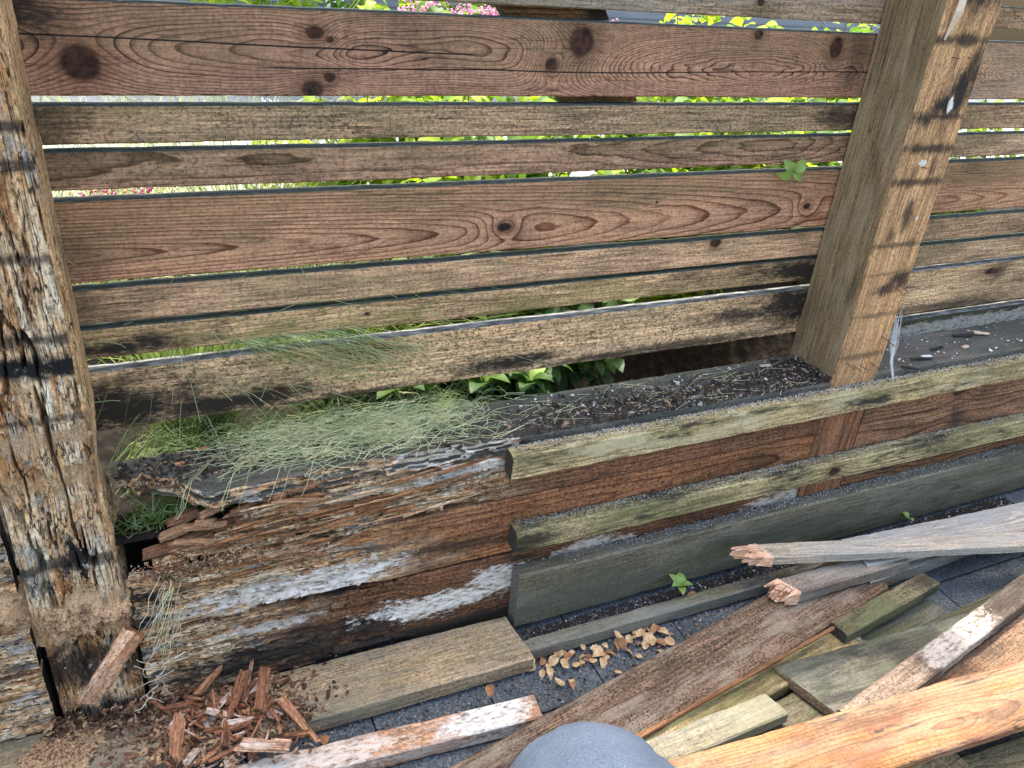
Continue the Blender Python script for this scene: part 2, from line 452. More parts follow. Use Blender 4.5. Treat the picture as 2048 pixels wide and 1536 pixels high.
# ================================================================== GROUND
SAND = plain('joint_sand', [(0.3, (0.05, 0.05, 0.048)), (0.7, (0.13, 0.125, 0.115))], 150, 4, 0.95, 0.4)
def paver_mat():
    g = G('concrete_paver')
    co = g.obj()
    oi = g.t.nodes.new('ShaderNodeObjectInfo')
    p = g.v('ADD', co, g.comb(g.m('MULTIPLY', oi.outputs['Random'], 40), 0, 0))
    a = g.noise(p, 230, 5, 0.75); b = g.noise(p, 9, 4, 0.6); d = g.vor(p, 260)
    c = g.ramp(a, [(0.32, (0.025, 0.031, 0.035)), (0.5, (0.085, 0.098, 0.105)), (0.68, (0.24, 0.26, 0.265))])
    c = g.mix(0.7, c, g.mix(1.0, c, g.ramp(b, [(0.3, 0.55), (0.7, 1.3)]), 'MULTIPLY'))
    c = g.mix(g.map(d, 0.22, 0.10), c, (0.03, 0.03, 0.03))
    g.bump(g.m('ADD', a, d), 0.5, 0.0015)
    return g.done(c, 0.85)
PAVER = paver_mat()
gm = mesh_of('ground', [(-60, -60, -0.014), (60, -60, -0.014), (60, 1.19, -0.014), (-60, 1.19, -0.014)], [(0, 1, 2, 3)], [SAND])
ground = tag(link('ground', gm), kind='structure')
pm = board_mesh('paver', 0.231, 0.231, 0.03, [PAVER], nx=4, ny=3, seed=3, wob=0.0006, bow=0, cham=0.003)
rnd = random.Random(5)
for ix in range(-9, 16):
    for iy in range(-6, 5):
        o = link('paver', pm, ground)
        x0 = 1.668 + (ix - 8) * 0.235
        y1 = 1.148 - iy * 0.235
        o.matrix_basis = Matrix.Translation((x0 + 0.002, y1 - 0.1175, -0.015 + rnd.uniform(-0.0012, 0.0012)))
SOIL = plain('garden_soil', [(0.3, (0.006, 0.005, 0.004)), (0.5, (0.016, 0.012, 0.009)), (0.72, (0.045, 0.034, 0.025))], 45, 6, 0.95, 0.9, 0.01)
n = 70
gx = np.linspace(-4, 7, n); gy = np.concatenate([np.linspace(1.196, 3.0, 40), np.linspace(3.2, 30, 12)])
XX, YY = np.meshgrid(gx, gy)
ZZ = 0.40 + (fbm(XX * 3, YY * 3, 0, 4, 4) - 0.5) * 0.07
ZZ = ZZ - 0.13 * sstep(.80, .98, XX) * (1 - sstep(1.55, 1.7, YY))
V = np.stack([XX, YY, ZZ], -1).reshape(-1, 3)
F = [(j * n + i, j * n + i + 1, (j + 1) * n + i + 1, (j + 1) * n + i) for j in range(len(gy) - 1) for i in range(n - 1)]
tag(link('garden_bed', mesh_of('garden_bed', V, F, [SOIL])), kind='structure')
PATH = plain('pale_concrete', [(0.3, (0.32, 0.32, 0.31)), (0.7, (0.46, 0.455, 0.44))], 14, 6, 0.85, 0.2)
V = [(-6, 2.75, .30), (9, 2.75, .30), (9, 5.9, .30), (-6, 5.9, .30), (-6, 2.75, .455), (9, 2.75, .455), (9, 5.9, .455), (-6, 5.9, .455)]
F = [(0, 3, 2, 1), (4, 5, 6, 7), (0, 1, 5, 4), (1, 2, 6, 5), (2, 3, 7, 6), (3, 0, 4, 7)]
tag(link('path', mesh_of('path', V, F, [PATH])), kind='structure')

# ------------------------------------------------------------------ house behind the garden
house = tag(empty('house', (1.0, 6.0, 0.45)), 'grey clapboard house with white corner trim behind the garden', 'house')
SIDING = plain('grey_siding_paint', [(0.3, (0.17, 0.185, 0.20)), (0.7, (0.23, 0.245, 0.26))], 7, 4, 0.6, 0.1, 0.002, (0.3, 3, 3))
TRIMW = plain('white_trim_paint', [(0.3, (0.70, 0.71, 0.72)), (0.7, (0.82, 0.82, 0.82))], 9, 4, 0.5, 0.05)
CONC = plain('foundation_concrete', [(0.3, (0.36, 0.36, 0.36)), (0.7, (0.5, 0.5, 0.49))], 12, 5, 0.85, 0.2)
sm = board_mesh('siding_board', 12.0, 0.155, 0.018, [SIDING], nx=8, ny=1, seed=2, wob=0.0, bow=0.0)
for k in range(17):
    o = link('siding_board', sm, house)
    o.matrix_basis = M_face(-5, 0.80 + 0.145 * k, 6.0, 0.018) @ Matrix.Rotation(R(-4), 4, 'X')
def boxpart(name, x0, x1, y0, y1, z0, z1, mat, parent):
    V = [(x0, y0, z0), (x1, y0, z0), (x1, y1, z0), (x0, y1, z0), (x0, y0, z1), (x1, y0, z1), (x1, y1, z1), (x0, y1, z1)]
    return link(name, mesh_of(name, V, [(0, 3, 2, 1), (4, 5, 6, 7), (0, 1, 5, 4), (1, 2, 6, 5), (2, 3, 7, 6), (3, 0, 4, 7)], [mat]), parent)
boxpart('wall', -5, 7, 6.03, 6.25, 0.45, 3.3, SIDING, house)
boxpart('foundation', -5.02, 7.02, 5.95, 6.02, 0.44, 0.70, CONC, house)
boxpart('corner_trim', 1.28, 1.40, 5.955, 6.0, 0.70, 3.25, TRIMW, house)
boxpart('roof', -5.3, 7.3, 5.6, 6.9, 3.3, 3.42, TRIMW, house)

# ================================================================== FENCE
fence = tag(empty('slatted_fence', (0.6, 1.30, 0.0)), 'brown horizontal slat fence with two square posts, rising behind the rotted low wall', 'fence')
X0 = -0.20
YF = 1.302
TB = 0.024
RED = (0.42, 0.265, 0.19); REDL = (0.045, 0.020, 0.015)
TAN = (0.42, 0.285, 0.18); TANL = (0.17, 0.095, 0.055)
GRY = (0.40, 0.315, 0.215); GRYL = (0.13, 0.09, 0.055)
def kx(l, zc):      # knots given as world X, world Z, radius, strength, squeeze -> board space
    return [(a - X0, b - zc, r, amp, st) for a, b, r, amp, st in l]
DARKTOP = plain('dark_top_edge', [(0.3, (0.020, 0.026, 0.022)), (0.55, (0.05, 0.062, 0.052)), (0.75, (0.12, 0.135, 0.12))], 60, 5, 0.8, 0.4, 0.002, (1, 6, 6))  # dark green-grey tone for the boards' upward faces
GREYTOP = plain('silvered_edge', [(0.35, (0.04, 0.043, 0.04)), (0.5, (0.12, 0.125, 0.12)), (0.65, (0.30, 0.30, 0.29))], 25, 5, 0.85, 0.4, 0.002, (1, 6, 6))
def fb(z0, z1, x0, x1, mat, seed, name='fence_board', tilt=0.0, label=None, bow=0.0015):
    m = board_mesh(name, x1 - x0, z1 - z0, TB, [mat, END_GREY], nx=90, ny=4, seed=seed, wob=0.001, bow=bow)
    m.materials.append(GREYTOP if z0 < .60 else DARKTOP)
    for p in m.polygons:
        if p.normal.y > 0.4 and p.material_index == 0: p.material_index = 2
    o = link(name, m, fence)
    place(o, M_face(x0, (z0 + z1) / 2, YF, TB) @ Matrix.Rotation(R(tilt), 4, 'Z'))
    if label: o['label'] = label
    return o
zc = 1.161
m1 = wood('cedar_board_knotty', RED, REDL, 1, TB, 360, (0.0, 0.06), (0.004, 0.006), 0, 0.95, 0.4,
          kx([(-0.06, 1.141, 0.026, 7.0, 0.9), (0.261, 1.190, 0.011, 4.8, 0.7), (0.283, 1.181, 0.005, 1.8, .7), (0.254, 1.109, 0.016, 4.8, 0.8),
              (0.281, 1.127, 0.008, 3.3, 0.8), (0.716, 1.189, 0.031, 12.1, 1.15), (0.662, 1.152, 0.013, 11.0, 0.9), (1.093, 1.212, 0.010, 3.5, .9),
              (1.292, 1.195, 0.021, 7.7, 1.2), (0.753, 1.099, 0.004, 1.8, .8)], zc)
          + [(1.115 - X0, 1.137 - zc, 0.040, -16, 0.42), (1.333 - X0, 1.139 - zc, 0.022, -9, 0.5), (0.315 - X0, 1.16 - zc, 0.018, -8, 0.45), (0.50 - X0, 1.185 - zc, 0.02, -6, .3), (0.9 - X0, 1.13 - zc, 0.02, -7, .3)],
          stains=[(0.06, 0.05, 0.10, 0.05, 0.95), (1.55, 0.02, 0.04, 0.1, 0.5), (0.02, -0.03, 0.05, 0.1, .6)], green=0.22, gtop=1.6, spots=0.10, wx=1.6, cracks=[(0.35, 1.64, -0.022, 0.004), (0.0, 0.75, 0.018, -0.02)], saws=.3,
          tint=(0.35, 0.215, 0.15))
fb(1.099, 1.223, X0, 1.458, m1, 1, label='wide knotty board with dark swirling grain')
zc = 1.06
m2 = wood('weathered_board', GRY, GRYL, 2, TB, 420, (0.01, 0.02), (0.004, 0.004), 0, 0.45, 0.9, stains=[(0.08, 0, 0.07, 0.05, 0.7), (1.58, 0.0, 0.12, 0.03, 0.9)], green=0.35, gtop=0.8, spots=0.55, tint=(0.38, 0.27, 0.17))
fb(1.0325, 1.0875, X0, 1.458, m2, 2)
m3 = wood('broad_grain_board', (0.36, 0.245, 0.17), (0.085, 0.040, 0.026), 3, TB, 150, (0.015, 0.09), (0.010, 0.02), 0, 0.85, 0.75,
          [(0.21 - X0, 0.01, 0.03, -3.2, 0.16), (0.887 - X0, 0.01, 0.03, -2.6, 0.14), (1.204 - X0, .008, .02, -3, .2)], stains=[(0.1, 0.01, 0.08, 0.05, 0.4)], green=0.25, gtop=5, spots=0.35, wx=1.0)
fb(0.966, 1.0237, X0, 1.458, m3, 3)
zc = 0.8875
m4 = wood('cathedral_board', (0.54, 0.345, 0.23), (0.15, 0.060, 0.034), 4, TB, 190, (-0.022, 0.002), (0.004, 0.004), 0.055, 0.95, 0.55,
          kx([(0.595, 0.868, 0.0095, 4.5, 0.6), (1.322, 0.871, 0.008, 3.5, 0.7), (0.924, 0.899, 0.003, 0.3, 1)], zc),
          green=0.30, gtop=3.2, spots=0.14, wx=1.0, tint=(0.44, 0.265, 0.175), stains=[(0.09, -0.03, 0.05, 0.05, 0.35)])
fb(0.8227, 0.9525, X0, 1.458, m4, 4, label='wide reddish board with arched grain and one small knot')
m5 = wood('fine_grain_board', (0.52, 0.37, 0.245), TANL, 5, TB, 480, (0.02, 0.02), (0.003, 0.003), 0, 0.4, 0.9,
          [(1.091 - X0, 0.02, 0.011, 3.0, 0.7)], green=0.25, gtop=1, spots=0.35, stains=[(0.08, 0, 0.04, 0.05, 0.5)])
fb(0.7526, 0.813, X0, 1.458, m5, 5)
m6 = wood('mossy_board', (0.54, 0.40, 0.245), (0.15, 0.10, 0.055), 6, TB, 260, (0.02, 0.03), (0.004, 0.006), 0, 0.6, 0.8,
          [(0.334 - X0, 0.003, 0.004, 1.2, 0.8)], stains=[(0.14, -0.010, 0.16, 0.026, 1.0), (1.54, 0.0, 0.18, 0.04, 1.0), (0.9, -0.03, 0.3, 0.012, 0.5)],
          green=0.55, gtop=0, spots=0.45, greenc=(0.21, 0.20, 0.055))
fb(0.6917, 0.746, X0, 1.458, m6, 6)
zc = 0.613
m7 = wood('stained_bottom_board', (0.70, 0.54, 0.35), (0.25, 0.155, 0.09), 7, TB, 300, (0.0, 0.03), (0.004, 0.006), 0, 0.45, 0.8,
          [(0.171 - X0, 0.585 - zc, 0.013, 2.0, 0.7)],
          stains=[(-0.10 - X0, -0.02, 0.22, 0.075, 1.0), (0.07 - X0, -0.035, 0.22, 0.035, 1.0), (0.62 - X0, -0.032, 0.17, 0.026, 1.0), (0.85 - X0, -0.05, 0.2, 0.014, .9),
                  (1.36 - X0, 0.02, 0.15, 0.08, 1.0), (1.20 - X0, 0.008, 0.15, 0.026, 0.9), (1.05 - X0, -0.048, 0.35, 0.018, 0.9), (0.3 - X0, -0.055, 0.3, 0.014, 0.9), (.33 - X0, .035, .1, .03, .55)],
          green=0.2, gtop=2, spots=0.75, tint=(0.56, 0.41, 0.26))
fb(0.555, 0.671, X0, 1.458, m7, 7, label='wide bottom board blotched with black mould')
m0 = wood('grey_top_board', (0.34, 0.27, 0.19), (0.17, 0.12, 0.075), 8, TB, 380, (0.01, 0.03), (0.004, 0.004), 0, 0.5, 0.8,
          [(1.082 - X0, -0.002, 0.0075, 1.8, 0.8)], green=0.3, spots=0.4, grey=0.35)
fb(1.2405, 1.298, X0, 1.458, m0, 8)
fb(1.308, 1.366, X0, 1.458, m2, 9)
fb(1.376, 1.50, X0, 1.458, m4, 10)
# right of the second post
X0 = 1.464
ra = wood('right_board_swirled', (0.40, 0.27, 0.175), (0.16, 0.085, 0.05), 11, TB, 330, (0.0, 0.06), (0.008, 0.012), 0, 0.85, 0.6, [(0.36, -0.01, 0.02, -10, 0.4), (0.9, 0.02, 0.016, 3, .9)], spots=0.25, green=0.2, gtop=2, grey=.2, wx=2)
rb = wood('right_board_arched', (0.42, 0.265, 0.165), (0.18, 0.08, 0.045), 12, TB, 260, (-0.03, 0.01), (0.005, 0.005), 0.05, 0.9, 0.6, spots=0.2, green=0.3, gtop=2.5, wx=2.2)
rc_ = wood('right_board_plain', (0.40, 0.285, 0.185), (0.18, 0.11, 0.065), 13, TB, 330, (0.02, 0.03), (0.004, 0.005), 0, 0.5, 0.85, spots=0.45, green=0.25, stains=[(0.1, 0, 0.05, 0.05, 0.5)])
rd = wood('right_board_broad', (0.40, 0.30, 0.20), (0.20, 0.12, 0.07), 14, TB, 90, (0.01, 0.06), (0.006, 0.012), 0, 0.6, 0.8, spots=0.3, green=0.35, gtop=3)
re_ = wood('right_bottom_board', (0.50, 0.38, 0.24), (0.24, 0.15, 0.085), 15, TB, 240, (0.0, 0.03), (0.004, 0.006), 0, 0.5, 0.8, [(0.57, .035, .012, 2, .35)], spots=0.6, mould=0.75,
           stains=[(0.15, -0.01, 0.12, 0.03, 0.7), (.6, .03, .04, .04, .7), (0.4, -0.05, 0.3, 0.02, .8)])
for (a, b, m, s) in [(1.244, 1.288, rc_, 21), (1.096, 1.219, ra, 22), (1.03, 1.087, rc_, 23), (0.966, 1.02, rd, 24), (0.832, 0.957, rb, 25),
                     (0.761, 0.820, rc_, 26), (0.694, 0.752, rd, 27), (0.560, 0.684, re_, 28), (1.308, 1.366, rd, 29), (1.376, 1.50, ra, 30)]:
    fb(a, b, X0, 3.1, m, s)
rk = wood('dirty_skirting_board', (0.055, 0.05, 0.042), (0.02, 0.018, 0.015), 16, TB, 200, spots=0.8, green=0.3, whites=[(0.5, -0.0, 0.7, 0.02, 0.35)])
fb(0.475, 0.546, 1.534, 3.1, rk, 31, label='narrow black dirt-caked board just above the cap')
X0 = -1.3
for (a, b, m, s) in [(1.24, 1.298, rc_, 41), (1.099, 1.223, ra, 42), (1.0325, 1.0875, rd, 43), (0.966, 1.0237, rc_, 44), (0.8227, 0.9525, rb, 45),
                     (0.7526, 0.813, rc_, 46), (0.6917, 0.746, rd, 47), (0.555, 0.671, re_, 48), (1.308, 1.366, rd, 49), (1.376, 1.5, ra, 50)]:
    fb(a, b, X0, -0.205, m, s)
# backing block behind the topmost gap
bb = wood('backing_block_wood', (0.20, 0.125, 0.06), (0.06, 0.035, 0.02), 17, 0.03, 160, (0.0, 0.03), stains=[(0.16, 0, 0.05, 0.2, 1.0)], spots=0.3)
o = link('backing_block', board_mesh('backing_block', 0.19, 0.26, 0.03, [bb, END_DARK], nx=12, ny=3, seed=60, skew=(-0.9, -0.6)), fence)
place(o, M_face(0.605, 1.20, 1.329, 0.03) @ Matrix.Rotation(R(0), 4, 'Z'))

# ---- sound right-hand post
TP = 0.145
post_side = wood('post_side_wood', (0.29, 0.235, 0.15), (0.15, 0.115, 0.068), 18, TP, 150, (0.02, 0.16), (0.003, 0.004), 0, 0.75, 0.7, saws=0.0, spots=0.12, green=0.25, pale=((0.46, 0.40, 0.28), .4),
                 whites=[(0.66, 0.09, 0.02, 0.02, 0.0)], greenc=(0.15, 0.14, 0.07), wx=0.8, tint=(0.27, 0.22, 0.14))
def b_(z, st=0.85, w=0.007): return (z, 0.0, w, 0.12, st)
post_front = wood('post_front_wood', (0.54, 0.38, 0.22), (0.28, 0.16, 0.08), 19, TP, 170, (0.01, 0.17), (0.003, 0.004), 0, 0.75, 0.75, saws=0.0, spots=0.30,
                  stains=[b_(1.231, .9, .014), b_(1.33, .95, .06), b_(1.091, .9, .011), b_(1.027, .9, .013), b_(0.959, .85, .012), b_(0.823, .7, .008), b_(0.757, .5, .006), b_(0.657, .55, .008), b_(0.555, .6, .01),
                          (1.135, -0.040, 0.060, 0.045, 1.0), (1.11, 0.005, 0.035, 0.045, 1.0), (1.088, 0.045, 0.022, 0.035, 1.0), (1.17, -.055, .05, .03, .9), (1.19, -0.05, 0.06, 0.022, 0.9),
                          (0.745, -0.045, 0.035, 0.04, 0.95), (0.72, 0.0, 0.02, 0.04, 0.9), (0.885, 0.0, 0.045, 0.022, 0.85), (0.845, 0.03, 0.03, 0.016, .7), (1.06, -.02, .03, .012, .5), (0.98, 0.02, .03, .015, .5), (0.99, -.03, .03, .012, .5)],
                  whites=[(1.115, -0.02, 0.016, 0.008, 1.0), (0.998, 0.005, 0.006, 0.012, .9), (0.88, -0.03, 0.004, .004, .9)], wx=0.8, tint=(0.50, 0.33, 0.18),
                  pale=((0.20, 0.11, 0.055), 0.55))
pm_ = board_mesh('post', 1.62, TP, TP, [post_side, END], nx=150, ny=8, ns=6, seed=70, wob=0.001, bow=0.0, cham=0.003)
pm_.materials.append(post_front)
for p in pm_.polygons:
    if p.normal.z > 0.5 and p.material_index == 0: p.material_index = 2
pm_.materials.append(wood('post_foot_wood', (0.25, 0.135, 0.08), (0.10, 0.043, 0.026), 20, TP, 170, (0.01, 0.17), (0.003, 0.004), 0, 0.8, 0.75, spots=0.4, mould=.4, wx=.8))
for p in pm_.polygons:
    if p.center.x < 0.46 and p.material_index == 2: p.material_index = 3
rpost = link('post', pm_, fence)
place(rpost, M_post(1.46, 0.0, 1.155, TP))
rpost['label'] = 'sound square post, tan front face crossed by dark slat marks'
NAILM = plain('rusty_nail', [(0.3, (0.05, 0.03, 0.02)), (0.7, (0.20, 0.13, 0.09))], 300, 3, 0.6, 0.2)
def tube(path, radii, sides=6, cap=True):
    path = np.asarray(path, float); k = len(path)
    radii = np.full(k, radii) if np.isscalar(radii) else np.asarray(radii)
    V = []; F = []
    up = np.array([0.13, 0.31, 0.94])
    for i in range(k):
        t = path[min(i + 1, k - 1)] - path[max(i - 1, 0)]; t = t / (np.linalg.norm(t) + 1e-9)
        a = np.cross(t, up); 
        if np.linalg.norm(a) < 1e-3: a = np.cross(t, np.array([1., 0, 0]))
        a /= np.linalg.norm(a); b = np.cross(t, a)
        for s in range(sides):
            th = 2 * math.pi * s / sides
            V.append(path[i] + radii[i] * (a * math.cos(th) + b * math.sin(th)))
    for i in range(k - 1):
        for s in range(sides):
            q = (s + 1) % sides
            F.append((i * sides + s, i * sides + q, (i + 1) * sides + q, (i + 1) * sides + s))
    if cap:
        F.append(tuple(range(sides - 1, -1, -1))); F.append(tuple((k - 1) * sides + s for s in range(sides)))
    return V, F
for (nx_, nz_, l, dx, dz) in [(1.413, 0.545, .022, .012, -.012), (1.437, 0.535, .022, .012, -.010), (1.458, .532, .022, .012, -.008), (1.49, .535, .02, .012, -.01), (1.505, 0.60, .028, .016, -.016),
                      (1.472, 0.737, .02, .006, -.012), (1.492, .725, .018, .01, -.014), (1.512, .725, .018, .01, -.014), (1.44, 1.20, .012, .01, .0), (1.485, 1.2, .012, .01, 0.0), (1.455, 0.99, .01, .006, 0)]:
    V, F = tube([(nx_, 1.158, nz_), (nx_ + dx * .5, 1.155 - l * .5, nz_ + dz * .5), (nx_ + dx, 1.155 - l, nz_ + dz)], 0.0011, 5)
    link('nail', mesh_of('nail', V, F, [NAILM]), rpost)
# chipped splinter near the post's top
V, F = tube([(1.405, 1.153, 1.23), (1.41, 1.145, 1.28), (1.418, 1.15, 1.34)], [0.002, 0.008, 0.006], 5)
link('splinter', mesh_of('splinter', V, F, [plain('pale_splinter', [(0.3, (0.6, 0.48, 0.33)), (0.7, (0.78, 0.66, 0.5))], 40, 3)]), rpost)

# ---- rotted left-hand post
def lpost_disp(X, Y, Z, N):
    face = np.where(np.abs(N[:, 2]) > 0.6, 0.0, 1.0)[None, :]
    u = np.where(face < 0.5, Y, Z + 0.4)
    rotm = 1 - 0.45 * sstep(0.75, 1.2, X) * 1.0
    side = np.where(N[:, 1] < -0.6, 0.55, 1.0)[None, :]      # the inner side is sounder
    warp = (fbm(X * 5, u * 12, 0, 83, 3) - 0.5) * 0.03
    cr = np.abs(fbm((u + warp) * 38, X * 3.2, face * 9, 81, 3) - 0.5)
    crack = -0.030 * (1 - sstep(0.0, 0.032, cr)) * sstep(0.42, 0.6, fbm(u * 14, X * 3.0, 2 + face, 85, 2))
    pit = -0.012 * sstep(0.55, 0.80, fbm(u * 18, X * 7, 1 + face, 82, 4)) - 0.006 * (fbm(u * 90, X * 26, face, 84, 3) - 0.3)
    flake = -0.004 * sstep(0.50, 0.52, fbm(u * 16, X * 6, 5 + face, 88, 5, .6)) - 0.005 * sstep(0.57, 0.60, fbm(u * 22, X * 8, 7 + face, 89, 4)) * (1 - .8 * sstep(.5, .8, X))
    low = -0.008 * (1 - sstep(0.20, 0.30, X + 0.05 * (fbm(u * 20, X * 8, 0, 87, 2) - .5))) * np.where(face < .5, 1, .55)
    belt = -0.010 * np.exp(-((X - 0.52) / 0.05) ** 2)
    return (crack + pit + flake) * rotm * side + low + belt
lrot = rotten('rotted_post_wood', 5, bands=[(1.088, .010, .8), (1.042, .012, .85), (0.918, .012, .75), (0.758, .022, 1.0), (0.80, .015, .8), (0.671, .01, .6), (0.40, .02, .8), (0.16, .07, .85), (0.03, .05, .8), (1.2, .01, .8)],
              dustz=[(0.64, 0.02, 0.7), (0.285, 0.05, .9), (0.56, 0.03, .5)])
lside = wood('rotted_post_side', (0.42, 0.31, 0.18), (0.24, 0.15, 0.075), 23, TP, 190, (0.02, 0.15), (0.003, 0.004), 0, 0.6, 0.8, spots=0.4, rot=(0.62, 0.30, 0.5), mould=.5, wx=.8)
pl = board_mesh('post', 1.62, TP, TP, [lrot, END_DARK], nx=620, ny=64, ns=40, seed=71, wob=0.001, bow=0.0, cham=0.003, disp=lpost_disp)
pl.materials.append(lside)
for p in pl.polygons:
    if p.normal.y < -0.55 and p.material_index == 0 and p.center.y < -.055: p.material_index = 2
lpost = link('post', pl, fence)
place(lpost, M_post(-0.1975, 0.0, 1.155, TP))
lpost['label'] = 'rotted, deeply cracked post crumbling to sawdust at its foot'

# ================================================================== LOW WALL
wall = tag(empty('timber_wall', (0.6, 1.17, 0.0)), 'low timber retaining wall under the fence, rotted through at its left end', 'wall')
TW = 0.038
def rotd(seed, xr, amp=0.012):
    def f(X, Y, Z, N):
        face = (N[:, 2] > 0.5)[None, :]
        mk = 1 - sstep(xr - 0.06, xr + 0.03, X + 0.05 * (fbm(X * 12, Y * 40, 0, seed + 3, 3) - .5))
        lay = sstep(0.47, 0.49, fbm(X * 7, Y * 60, 0, seed, 5, .6)) * 0.6 + sstep(0.54, 0.56, fbm(X * 11, Y * 90, 3, seed + 1, 5, .6)) * 0.6 + 0.5 * (1 - sstep(0, .04, np.abs(fbm(X * 26, Y * 18, 4, seed + 8, 3) - .5))) * sstep(.5, .6, fbm(X * 8, Y * 20, 2, seed + 9, 2))
        fine = fbm(X * 30, Y * 260, 1, seed + 2, 3)
        crk = 1 - sstep(0, 0.03, np.abs(fbm(X * 5, Y * 60, 8, seed + 6, 3) - 0.5))
        return np.where(face, -mk * (amp * lay + 0.005 * fine + amp * 1.1 * crk) - (1 - mk) * 0.0008 * fine, -mk * 0.004 * fine)
    return f
XW = -0.122
def wb(z0, z1, x0, x1, mat, seed, nx=200, ny=14, disp=None, **kw):
    m = board_mesh('wall_board', x1 - x0, z1 - z0, TW, [mat, END_DARK], nx=nx, ny=ny, seed=seed, wob=0.0012, bow=0.001, disp=disp, **kw)
    o = link('wall_board', m, wall)
    return place(o, M_face(x0, (z0 + z1) / 2, 1.156, TW))
BR = (0.25, 0.15, 0.095); BRL = (0.09, 0.036, 0.02)
# top course
xa = -0.075
def w1hi(x):
    X = x + xa
    base = np.interp(X, [-0.08, -0.04, 0.0, 0.03, 0.06, 0.10, 0.14, 0.6], [-0.040, -0.028, -0.020, 0.0, 0.012, 0.036, 0.049, 0.0525])
    return base + (1 - sstep(0.12, 0.25, X)) * (np.round(vnoise(X * 55, 3.3, 0, 91) * 3) / 3 - .5) * 0.014
w1 = wood('wall_wood_top_course', BR, BRL, 31, TW, 140, (0.02, 0.05), (0.006, 0.01), 0, 0.8, 0.7, rot=(0.72, 0.55, 0.16), spots=0.6, mould=0.55, tint=(0.19, 0.105, 0.064),
          whites=[(0.49 - xa, 0.036, 0.10, 0.016, .85), (0.30 - xa, 0.02, 0.12, 0.008, 0.5)],
          stains=[(0.60 - xa, 0.01, 0.03, 0.05, .8), (1.1 - xa, 0.03, 0.35, 0.015, .8), (1.40 - xa, 0, 0.06, .05, .6), (0.95 - xa, .0, .12, .015, .6)])
wb(0.352, 0.457, xa, 1.386, w1, 101, nx=520, ny=40, disp=rotd(200, 0.62, 0.015), yhi=w1hi, rag=(0.02, 0))
w2 = wood('wall_wood_middle_course', (0.26, 0.135, 0.07), BRL, 32, TW, 120, (0.02, 0.05), (0.006, 0.01), 0, 0.8, 0.7, rot=(0.62, 0.30, 0.35), spots=0.7, mould=0.6,
          whites=[(0.16 - XW, -0.036, 0.20, 0.034, .85), (1.3 - XW, -0.02, 0.1, .012, .5)],
          stains=[(0.45 - XW, -0.02, 0.16, 0.02, .8), (0.7 - XW, -.03, .3, .02, .7), (1.1 - XW, -.05, .4, .02, .9)])
def w2hi(x):
    X = x + XW
    return 0.0705 + (1 - sstep(-0.04, 0.10, X)) * (-0.02 + (vnoise(X * 50, 1.3, 0, 95) - .5) * 0.016)
wb(0.208, 0.349, XW, 1.386, w2, 102, nx=520, ny=46, disp=rotd(210, 0.42, 0.012), yhi=w2hi, rag=(0.015, 0))
w3 = wood('wall_wood_bottom_course', (0.15, 0.08, 0.045), (0.05, 0.025, 0.016), 33, TW, 130, (0.02, 0.05), (0.006, 0.01), 0, 0.7, 0.7, rot=(0.35, 0.10, 0.45), spots=0.7, mould=1.0,
          whites=[(0.44 - XW, 0.0, 0.15, 0.030, .9), (0.118 - XW, 0.045, 0.10, 0.012, .6), (0.57 - XW, 0.03, .07, .035, .8), (0.80 - XW, 0.05, 0.10, 0.03, .55), (1.33 - XW, 0.06, 0.1, 0.022, .5)],
          stains=[(0.1 - XW, -0.03, 0.25, 0.05, 1.0), (0.4 - XW, -0.075, 0.4, 0.03, 1.0), (0.25 - XW, -0.03, 0.2, 0.03, .9)])
wb(0.02, 0.204, XW, 1.386, w3, 103, nx=420, ny=46, disp=rotd(220, 0.50, 0.012))
wr = wood('wall_wood_right', (0.27, 0.165, 0.105), (0.10, 0.042, 0.024), 34, TW, 120, (0.02, 0.05), (0.006, 0.012), 0, 0.85, 0.7, [(0.33, -0.012, 0.012, 3, .5), (.7, .01, .009, 2, .6)], spots=0.6, mould=0.45, wx=2,
          stains=[(0.36, 0.03, 0.04, 0.05, .8)])
wr2 = wood('wall_wood_right_low', (0.17, 0.10, 0.055), (0.06, 0.03, 0.018), 35, TW, 140, (0.02, 0.05), spots=0.7, mould=0.9)
for i, (a, b, m) in enumerate([(0.352, 0.457, wr), (0.208, 0.349, wr), (0.02, 0.204, wr2)]): wb(a, b, 1.534, 3.1, m, 110 + i, nx=90, ny=6)
wlf = wood('wall_wood_far_left', (0.33, 0.19, 0.10), (0.13, 0.06, 0.03), 36, TW, 120, (0.02, 0.05), (0.006, 0.01), 0, 0.85, 0.8, rot=(9.0, 8.0, 0.3), spots=0.5, mould=0.6)
for i, (a, b) in enumerate([(0.362, 0.50), (0.190, 0.285), (0.02, 0.184)]):
    wb(a, b, -1.3, -0.276, wlf, 120 + i, nx=260, ny=26, disp=rotd(230 + i, 5.0, 0.010))
